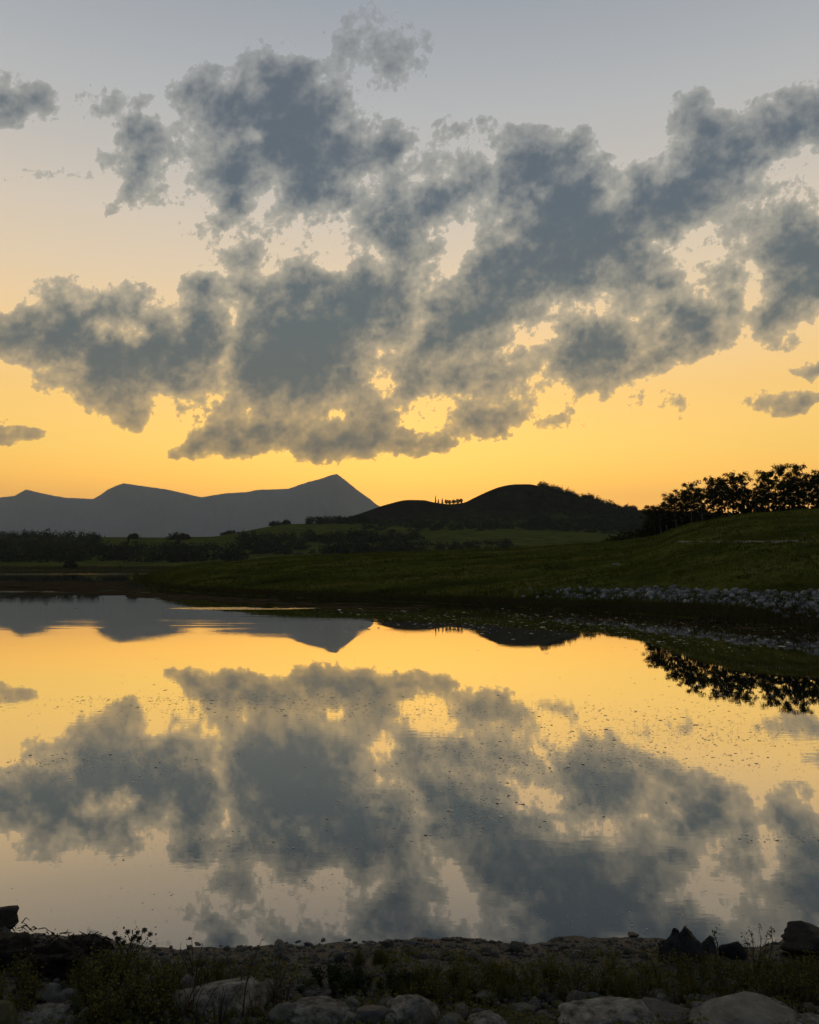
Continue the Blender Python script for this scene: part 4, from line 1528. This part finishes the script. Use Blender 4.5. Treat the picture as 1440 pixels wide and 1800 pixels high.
def scatter_stones(n, px0, px1, py0, py1, w0, w1, kinds, label, group, seed, name='stone'):
    rng = np.random.default_rng(seed)
    px = rng.uniform(px0, px1, n)
    py = rng.uniform(py0, py1, n)
    for a, b in zip(px, py):
        h = near_hit(a, b)
        if h is None:
            continue
        k = kinds[rng.integers(0, len(kinds))]
        o = obj(name, PROTO[k][rng.integers(0, 6)], loc=(h.x, h.y, max(h.z, -0.03)))
        s = rng.uniform(w0, w1) ** 1.0 * h.y * 1.08 / F
        if rng.random() < .15:
            s *= 1.5
        o.scale = (s, s * rng.uniform(.8, 1.1), s * rng.uniform(.7, 1.1))
        if py1 < 1670:
            o.scale = (s * 1.2, s, s * .5)
        o.rotation_euler = (rng.uniform(-.2, .2), rng.uniform(-.2, .2), rng.uniform(0, 6.28))
        shape = 'flat' if o.scale[2] < o.scale[0] * .85 else 'rounded'
        tone = {'stone': 'grey', 'pale_stone': 'pale', 'dark_stone': 'dark', 'moss_stone': 'mossy'}[k]
        tag(o, label.format(tone=tone, shape=shape), 'stone', group + ', ' + tone + ' ' + shape)


scatter_stones(60, 330, 1175, 1668, 1692, 7, 18, ('dark_stone', 'stone', 'dark_stone', 'stone'), 'small {tone} {shape} stone on the wet mud along the near waterline', 'waterline stones', 1)
scatter_stones(46, 250, 1170, 1655, 1668, 6, 14, ('dark_stone',), 'small black wet {shape} stone at the very edge of the water', 'wet edge stones', 2)
scatter_stones(60, -20, 1460, 1765, 1812, 14, 34, ('stone', 'pale_stone', 'stone'), '{tone} {shape} stone, fist sized, filling gaps in the front boulder row', 'stones between the front boulders', 3)
scatter_stones(40, 60, 480, 1735, 1785, 12, 28, ('stone', 'stone', 'moss_stone'), '{tone} {shape} stone in the weeds around the large pale rounded boulder', 'stones near the pale rounded boulder', 4)
scatter_stones(46, 480, 1440, 1725, 1765, 10, 24, ('stone', 'moss_stone', 'stone'), 'small {tone} {shape} stone half hidden in the weeds behind the front boulders', 'stones in the weeds', 5)
scatter_stones(26, 280, 480, 1690, 1735, 9, 20, ('stone', 'dark_stone'), 'small {tone} {shape} stone on dark mud between waterline and pale rounded boulder', 'stones on the dark mud', 6)


def build_pebbles():
    rng = np.random.default_rng(77)
    n = 13000
    px = rng.uniform(-120, 1560, n)
    Y = rng.uniform(3.6, 7.0, n)
    x = (px - 720) / F * Y * 1.06
    z = terrain(x, Y)
    k = (z > 0.004)
    x, Y, z = x[k], Y[k], z[k]
    n = len(x)
    bm = bmesh.new()
    bmesh.ops.create_icosphere(bm, subdivisions=1, radius=0.5)
    bv = np.array([q.co[:] for q in bm.verts])
    bf = np.array([[q.index for q in g.verts] for g in bm.faces])
    bm.free()
    s = np.minimum(rng.gamma(2.0, .008, n) + .006, .045)
    sc = np.stack([s * rng.uniform(.8, 1.3, n), s * rng.uniform(.8, 1.3, n), s * rng.uniform(.4, .8, n)], 1)
    jit = 1 + rng.normal(0, .12, (n, len(bv), 1))
    v = bv[None] * jit * sc[:, None, :] + np.stack([x, Y, z + s * .2], 1)[:, None, :]
    f = bf[None] + (np.arange(n) * len(bv))[:, None, None]
    tag(obj('pebbles', mesh_from('pebbles', v.reshape(-1, 3), f.reshape(-1, 3), M['stone'], True)), 'scattered pebbles and grit over the muddy bank', 'pebbles', kind='stuff')


build_pebbles()

# ------------------------------------------------------------------ dark sod overhanging the water
def sod(px0, py0, px1, py1, label, seed):
    rng = np.random.default_rng(seed)
    h = near_hit((px0 + px1) / 2, py1)
    k = math.sqrt(h.x ** 2 + h.y ** 2 + (CAM_H - h.z) ** 2) / F
    w = (px1 - px0) * k
    Yc = h.y + w * .35
    Xc = h.x * Yc / h.y
    zg = float(terrain(Xc, Yc)[0])
    hh = float(at_depth(0, py0 + 8, Yc)[2]) - zg
    r = empty('sod_clump', (Xc, Yc, zg))
    me = rock_mesh('mound', M['sod'], seed, 4, 1.0, .75, 2, .22, .3)
    o = obj('mound', me, r)
    o.scale = (w, w * .8, hh)
    b = Bag()
    for i in range(90):
        a = rng.uniform(0, 2 * math.pi)
        q = np.array([math.cos(a) * w * .36 * rng.uniform(.3, 1), math.sin(a) * w * .28, hh * rng.uniform(.35, .9)])
        d = rng.normal(size=3) * np.array([1, .6, .25])
        d /= np.linalg.norm(d)
        L = rng.uniform(.03, .09)
        p1 = q + d * L * .5 + np.array([0, 0, rng.uniform(-.01, .02)])
        p2 = q + d * L + np.array([0, 0, rng.uniform(-.05, .02)])
        tube(b, [q, p1, p2], [.005, .004, .002], 4)
    obj('roots', b.mesh('roots', M['sod']), r)['kind'] = 'stuff'
    V, Fc = leaf_quads(np.stack([rng.uniform(-.45, .45, 320) * w, rng.uniform(-.35, .2, 320) * w, rng.uniform(.1, .95, 320) * hh], 1), rng.uniform(.015, .05, 320), rng, .3, .4)
    obj('dead_leaves', mesh_from('dead_leaves', V, Fc, M['sod']), r)['kind'] = 'stuff'
    tag(r, label, 'sod')


sod(-60, 1628, 82, 1716, 'black matted sod bank overhanging the water next to the black wet boulder', 901)
sod(45, 1642, 160, 1730, 'black sod lump between the overhanging sod bank and the pointed clump', 902)
sod(112, 1640, 192, 1690, 'black sod clump with a pointed end beside the round seed heads', 904)

# ------------------------------------------------------------------ weeds
def forb(seed, mat, H=.24, stems=11, per=15, leaf=(.014, .034)):
    rng = np.random.default_rng(seed)
    b = Bag()
    P, S = [], []
    for i in range(stems):
        a = rng.uniform(0, 6.28)
        L = H * rng.uniform(.55, 1.1)
        ln = rng.uniform(.15, .75)
        tip = np.array([math.cos(a) * ln * L * .8, math.sin(a) * ln * L * .8, L])
        mid = tip * np.array([.4, .4, .55])
        root = np.array([math.cos(a), math.sin(a), 0]) * .02
        tube(b, [root, mid, tip], [.0035, .0028, .0015], 4)
        for j in range(per):
            u = rng.uniform(.15, 1.0)
            q = mid * u * 2 if u < .5 else mid + (tip - mid) * (u - .5) * 2
            P.append(q + rng.normal(0, .016, 3))
            S.append(rng.uniform(*leaf))
    v, f = leaf_quads(np.array(P), np.array(S), rng, .2, .55)
    return b.mesh('stems', M['twig']), mesh_from('leaves', v, f, mat)


def tuft(seed, mat, H=.22, n=46):
    rng = np.random.default_rng(seed)
    base = rng.normal(0, .03, (n, 3)) * np.array([1, 1, 0])
    v, f = blades(base, H * rng.uniform(.5, 1.15, n), rng, .75, .0065)
    k = 14
    dv, df = blades(rng.normal(0, .03, (k, 3)) * np.array([1, 1, 0]), H * rng.uniform(.8, 1.35, k), rng, .5, .004)
    return mesh_from('blades', v, f, mat), mesh_from('dry_stalks', dv, df, M['dry_weed'])


FORB = [forb(20 + i, M['weed_leaf'], .22 + .03 * (i % 3)) for i in range(6)]
FORB_DARK = [forb(40 + i, M['dark_weed'], .20, 14, 18, (.016, .04)) for i in range(3)]
FORB_DRY = [forb(50 + i, M['dry_weed'], .26, 8, 9, (.010, .022)) for i in range(3)]
TUFT = [tuft(60 + i, M['grass'], .20 + .04 * (i % 2)) for i in range(5)]


def plant_many(name, protos, parts, n, zone, s0, s1, label, cat, group, seed):
    rng = np.random.default_rng(seed)
    px0, py0, px1, py1 = zone
    for i in range(n):
        a = rng.uniform(px0, px1)
        hit = near_hit(a, rng.uniform(py0, py1))
        if hit is None or hit.z < 0.02:
            continue
        r = empty(name, hit, rng.uniform(0, 6.28))
        s = rng.uniform(s0, s1)
        r.scale = (s * rng.uniform(.9, 1.3), s * rng.uniform(.9, 1.3), s)
        for pn, me in zip(parts, protos[i % len(protos)]):
            obj(pn, me, r)
        size = 'tall' if s > s0 + .66 * (s1 - s0) else ('low' if s < s0 + .33 * (s1 - s0) else 'middling')
        tag(r, size + ' ' + label, cat, group + ', ' + size)


SL = ('stems', 'leaves')
BD = ('blades', 'dry_stalks')
plant_many('leafy_weed', FORB, SL, 44, (130, 1722, 305, 1820), .55, .98, 'leafy olive weed in the dense patch below the round seed heads', 'weed', 'weeds below the seed heads', 101)
plant_many('leafy_weed', FORB, SL, 14, (-40, 1720, 70, 1800), .5, .8, 'leafy olive weed around the round mossy boulder', 'weed', 'weeds around the mossy boulder', 102)
plant_many('leafy_weed', FORB, SL, 26, (720, 1724, 960, 1775), .35, .6, 'leafy olive weed in the patch behind the tall peaked boulder', 'weed', 'weeds behind the peaked boulder', 103)
plant_many('dark_weed', FORB_DARK, SL, 30, (520, 1718, 745, 1758), .35, .6, 'dark green weed in the shadowy patch behind the front boulders', 'weed', 'dark weeds of the shadowy patch', 104)
plant_many('leafy_weed', FORB, SL, 40, (960, 1712, 1250, 1768), .35, .6, 'leafy olive weed between bare mud and the large cracked boulder', 'weed', 'weeds above the cracked boulder', 105)
plant_many('leafy_weed', FORB, SL, 52, (1240, 1712, 1470, 1770), .38, .68, 'leafy olive weed in the thick growth below the black waterline boulder', 'weed', 'weeds below the black boulder', 106)
plant_many('dry_weed', FORB_DRY, SL, 14, (300, 1735, 500, 1810), .6, 1.0, 'sparse brownish weed in front of the pale rounded boulder', 'weed', 'dry weeds by the pale boulder', 107)
plant_many('dry_weed', FORB_DRY, SL, 16, (960, 1720, 1440, 1790), .5, .8, 'sparse brownish weed among the stones of the boulder row', 'weed', 'dry weeds in the boulder row', 108)
plant_many('grass_tuft', TUFT, BD, 30, (700, 1722, 1000, 1768), .35, .7, 'olive grass tuft behind the tall peaked boulder', 'grass tuft', 'grass behind the peaked boulder', 109)
plant_many('grass_tuft', TUFT, BD, 40, (1080, 1716, 1450, 1772), .35, .65, 'olive grass tuft around the standing slabs and mossy stone', 'grass tuft', 'grass around the slabs', 110)
plant_many('grass_tuft', TUFT, BD, 26, (120, 1720, 480, 1805), .45, .8, 'olive grass tuft among weeds on the bank below the sod', 'grass tuft', 'grass below the sod', 111)
plant_many('grass_tuft', TUFT, BD, 12, (620, 1685, 680, 1702), .3, .5, 'short green grass tuft on the wet mud near the blocky dark stone', 'grass tuft', 'grass on the wet mud', 112)


def build_cover():
    rng = np.random.default_rng(120)
    n = 46000
    px = rng.uniform(-120, 1560, n)
    Y = rng.uniform(3.4, 6.1, n)
    x = (px - 720) / F * Y * 1.06
    k = (fbm(x * 1.6, Y * 1.6, 3, 14) > -0.16) & (Y < near_shore(x) - .45)
    x, Y = x[k], Y[k]
    z = terrain(x, Y)
    p = np.stack([x, Y, z + rng.uniform(.005, .06, len(x))], 1)
    v, f = leaf_quads(p, rng.uniform(.010, .032, len(x)), rng, .45, .6)
    tag(obj('ground_cover', mesh_from('ground_cover', v, f, M['weed_leaf'])), 'low creeping leaves carpeting the near bank', 'ground cover', kind='stuff')


build_cover()


# the plant with round dried heads that stands up against the water
def seed_heads():
    base = near_hit(226, 1700)
    r = empty('seedhead_plant', base)
    tag(r, 'weed with round dark seed heads standing up against the water', 'plant')
    k = base.length / F
    heads = [(202, 1640), (209, 1651), (206, 1650), (224, 1638), (217, 1657), (233, 1650), (242, 1639), (254, 1635), (264, 1642), (244, 1650), (237, 1646)]
    b = Bag()
    rng = np.random.default_rng(131)
    for (px, py) in heads:
        x, y, z = at_depth(px, py, base.y + rng.uniform(-.05, .05))
        tip = Vector((float(x), float(y), float(z))) - base
        root = Vector((rng.uniform(-.03, .03), rng.uniform(-.03, .03), 0))
        tube(b, [root, root.lerp(tip, .5) + Vector((rng.uniform(-.02, .02), 0, .02)), tip], [.004, .003, .002], 5)
        o = obj('seed_head', HEAD, r)
        o.location = tip
        o.scale = (rng.uniform(1.3, 1.8),) * 3
        o.rotation_euler = (rng.uniform(-.5, .5), rng.uniform(-.5, .5), 0)
    obj('stems', b.mesh('stems', M['twig']), r)
    P = rng.normal(0, 1, (160, 3)) * np.array([.09, .05, .07]) + np.array([.02, 0, .14])
    v, f = leaf_quads(P, rng.uniform(.012, .03, 160), rng, .2, .5)
    obj('leaves', mesh_from('leaves', v, f, M['dark_weed']), r)


def head_mesh():
    rng = np.random.default_rng(130)
    n = 90
    d = rng.normal(size=(n, 3))
    d /= np.linalg.norm(d, axis=1)[:, None]
    p = d * rng.uniform(.004, .0125, n)[:, None] * np.array([1.15, 1.15, .9])
    v, f = leaf_quads(p, rng.uniform(.006, .012, n), rng, 0, .5)
    return mesh_from('seed_head', v, f, M['twig'])


HEAD = head_mesh()
seed_heads()


def stalk_plant(points, base_py, label, seed, leaf=.03, n=26, name='dry_stalk', mat='dry_weed', r0=.005):
    """A tall single stalk; points are photograph pixels from foot to tip."""
    base = near_hit(points[0][0], base_py)
    r = empty(name, base)
    rng = np.random.default_rng(seed)
    P = []
    for (px, py) in points:
        x, y, z = at_depth(px, py, base.y)
        P.append(Vector((float(x), float(y), float(z))) - base)
    P[0] = Vector((0, 0, -.02))
    b = Bag()
    tube(b, P, [r0 * (1 - .75 * i / (len(P) - 1)) for i in range(len(P))], 5)
    obj('stalk', b.mesh('stalk', M['twig']), r)
    q = []
    for _ in range(n):
        i = rng.integers(0, len(P) - 1)
        q.append(np.array(P[i].lerp(P[i + 1], rng.random())) + rng.normal(0, .012, 3))
    v, f = leaf_quads(np.array(q), rng.uniform(.4, 1.0, n) * leaf, rng, .1, .4)
    obj('leaves', mesh_from('leaves', v, f, M[mat]), r)
    tag(r, label, 'plant')


stalk_plant([(425, 1770), (432, 1735), (440, 1700), (452, 1672), (460, 1652)], 1792, 'tall dry leaning stalk with curled leaves rising in front of the pale boulder', 1)
stalk_plant([(352, 1800), (360, 1775), (374, 1745), (388, 1728)], 1806, 'shorter dry stalk crossing the face of the pale rounded boulder', 2, .02, 18)
stalk_plant([(1395, 1770), (1390, 1740), (1386, 1725)], 1785, 'short straight stalk behind the white angular stone', 3, .015, 8)
stalk_plant([(873, 1795), (880, 1755), (883, 1722)], 1798, 'thin straight dry stalk beside the pale dome boulder', 4, .012, 8, r0=.003)
stalk_plant([(1255, 1690), (1262, 1660), (1255, 1640), (1262, 1634)], 1712, 'single leafy sprig beside the short leaning slab', 5, .035, 26, 'leafy_sprig', 'dark_weed')
for i, (pts, lab) in enumerate([
        ([(1318, 1690), (1314, 1660), (1308, 1645)], 'leafy sprig at the outer edge of the willowy sprigs, lowest one'),
        ([(1326, 1690), (1324, 1655), (1318, 1634)], 'willowy sprig beside the lowest one of its bunch'),
        ([(1334, 1690), (1338, 1655), (1334, 1624)], 'tallest willowy sprig against the water near the black boulder'),
        ([(1342, 1690), (1346, 1660), (1350, 1636)], 'slim willowy sprig next to the tallest sprig'),
        ([(1350, 1690), (1358, 1655), (1356, 1628), (1362, 1648)], 'willowy sprig with a drooping tip next to the black boulder')]):
    stalk_plant(pts, 1700, lab, 20 + i, .034, 34, 'willow_sprig', 'weed_leaf', .004)
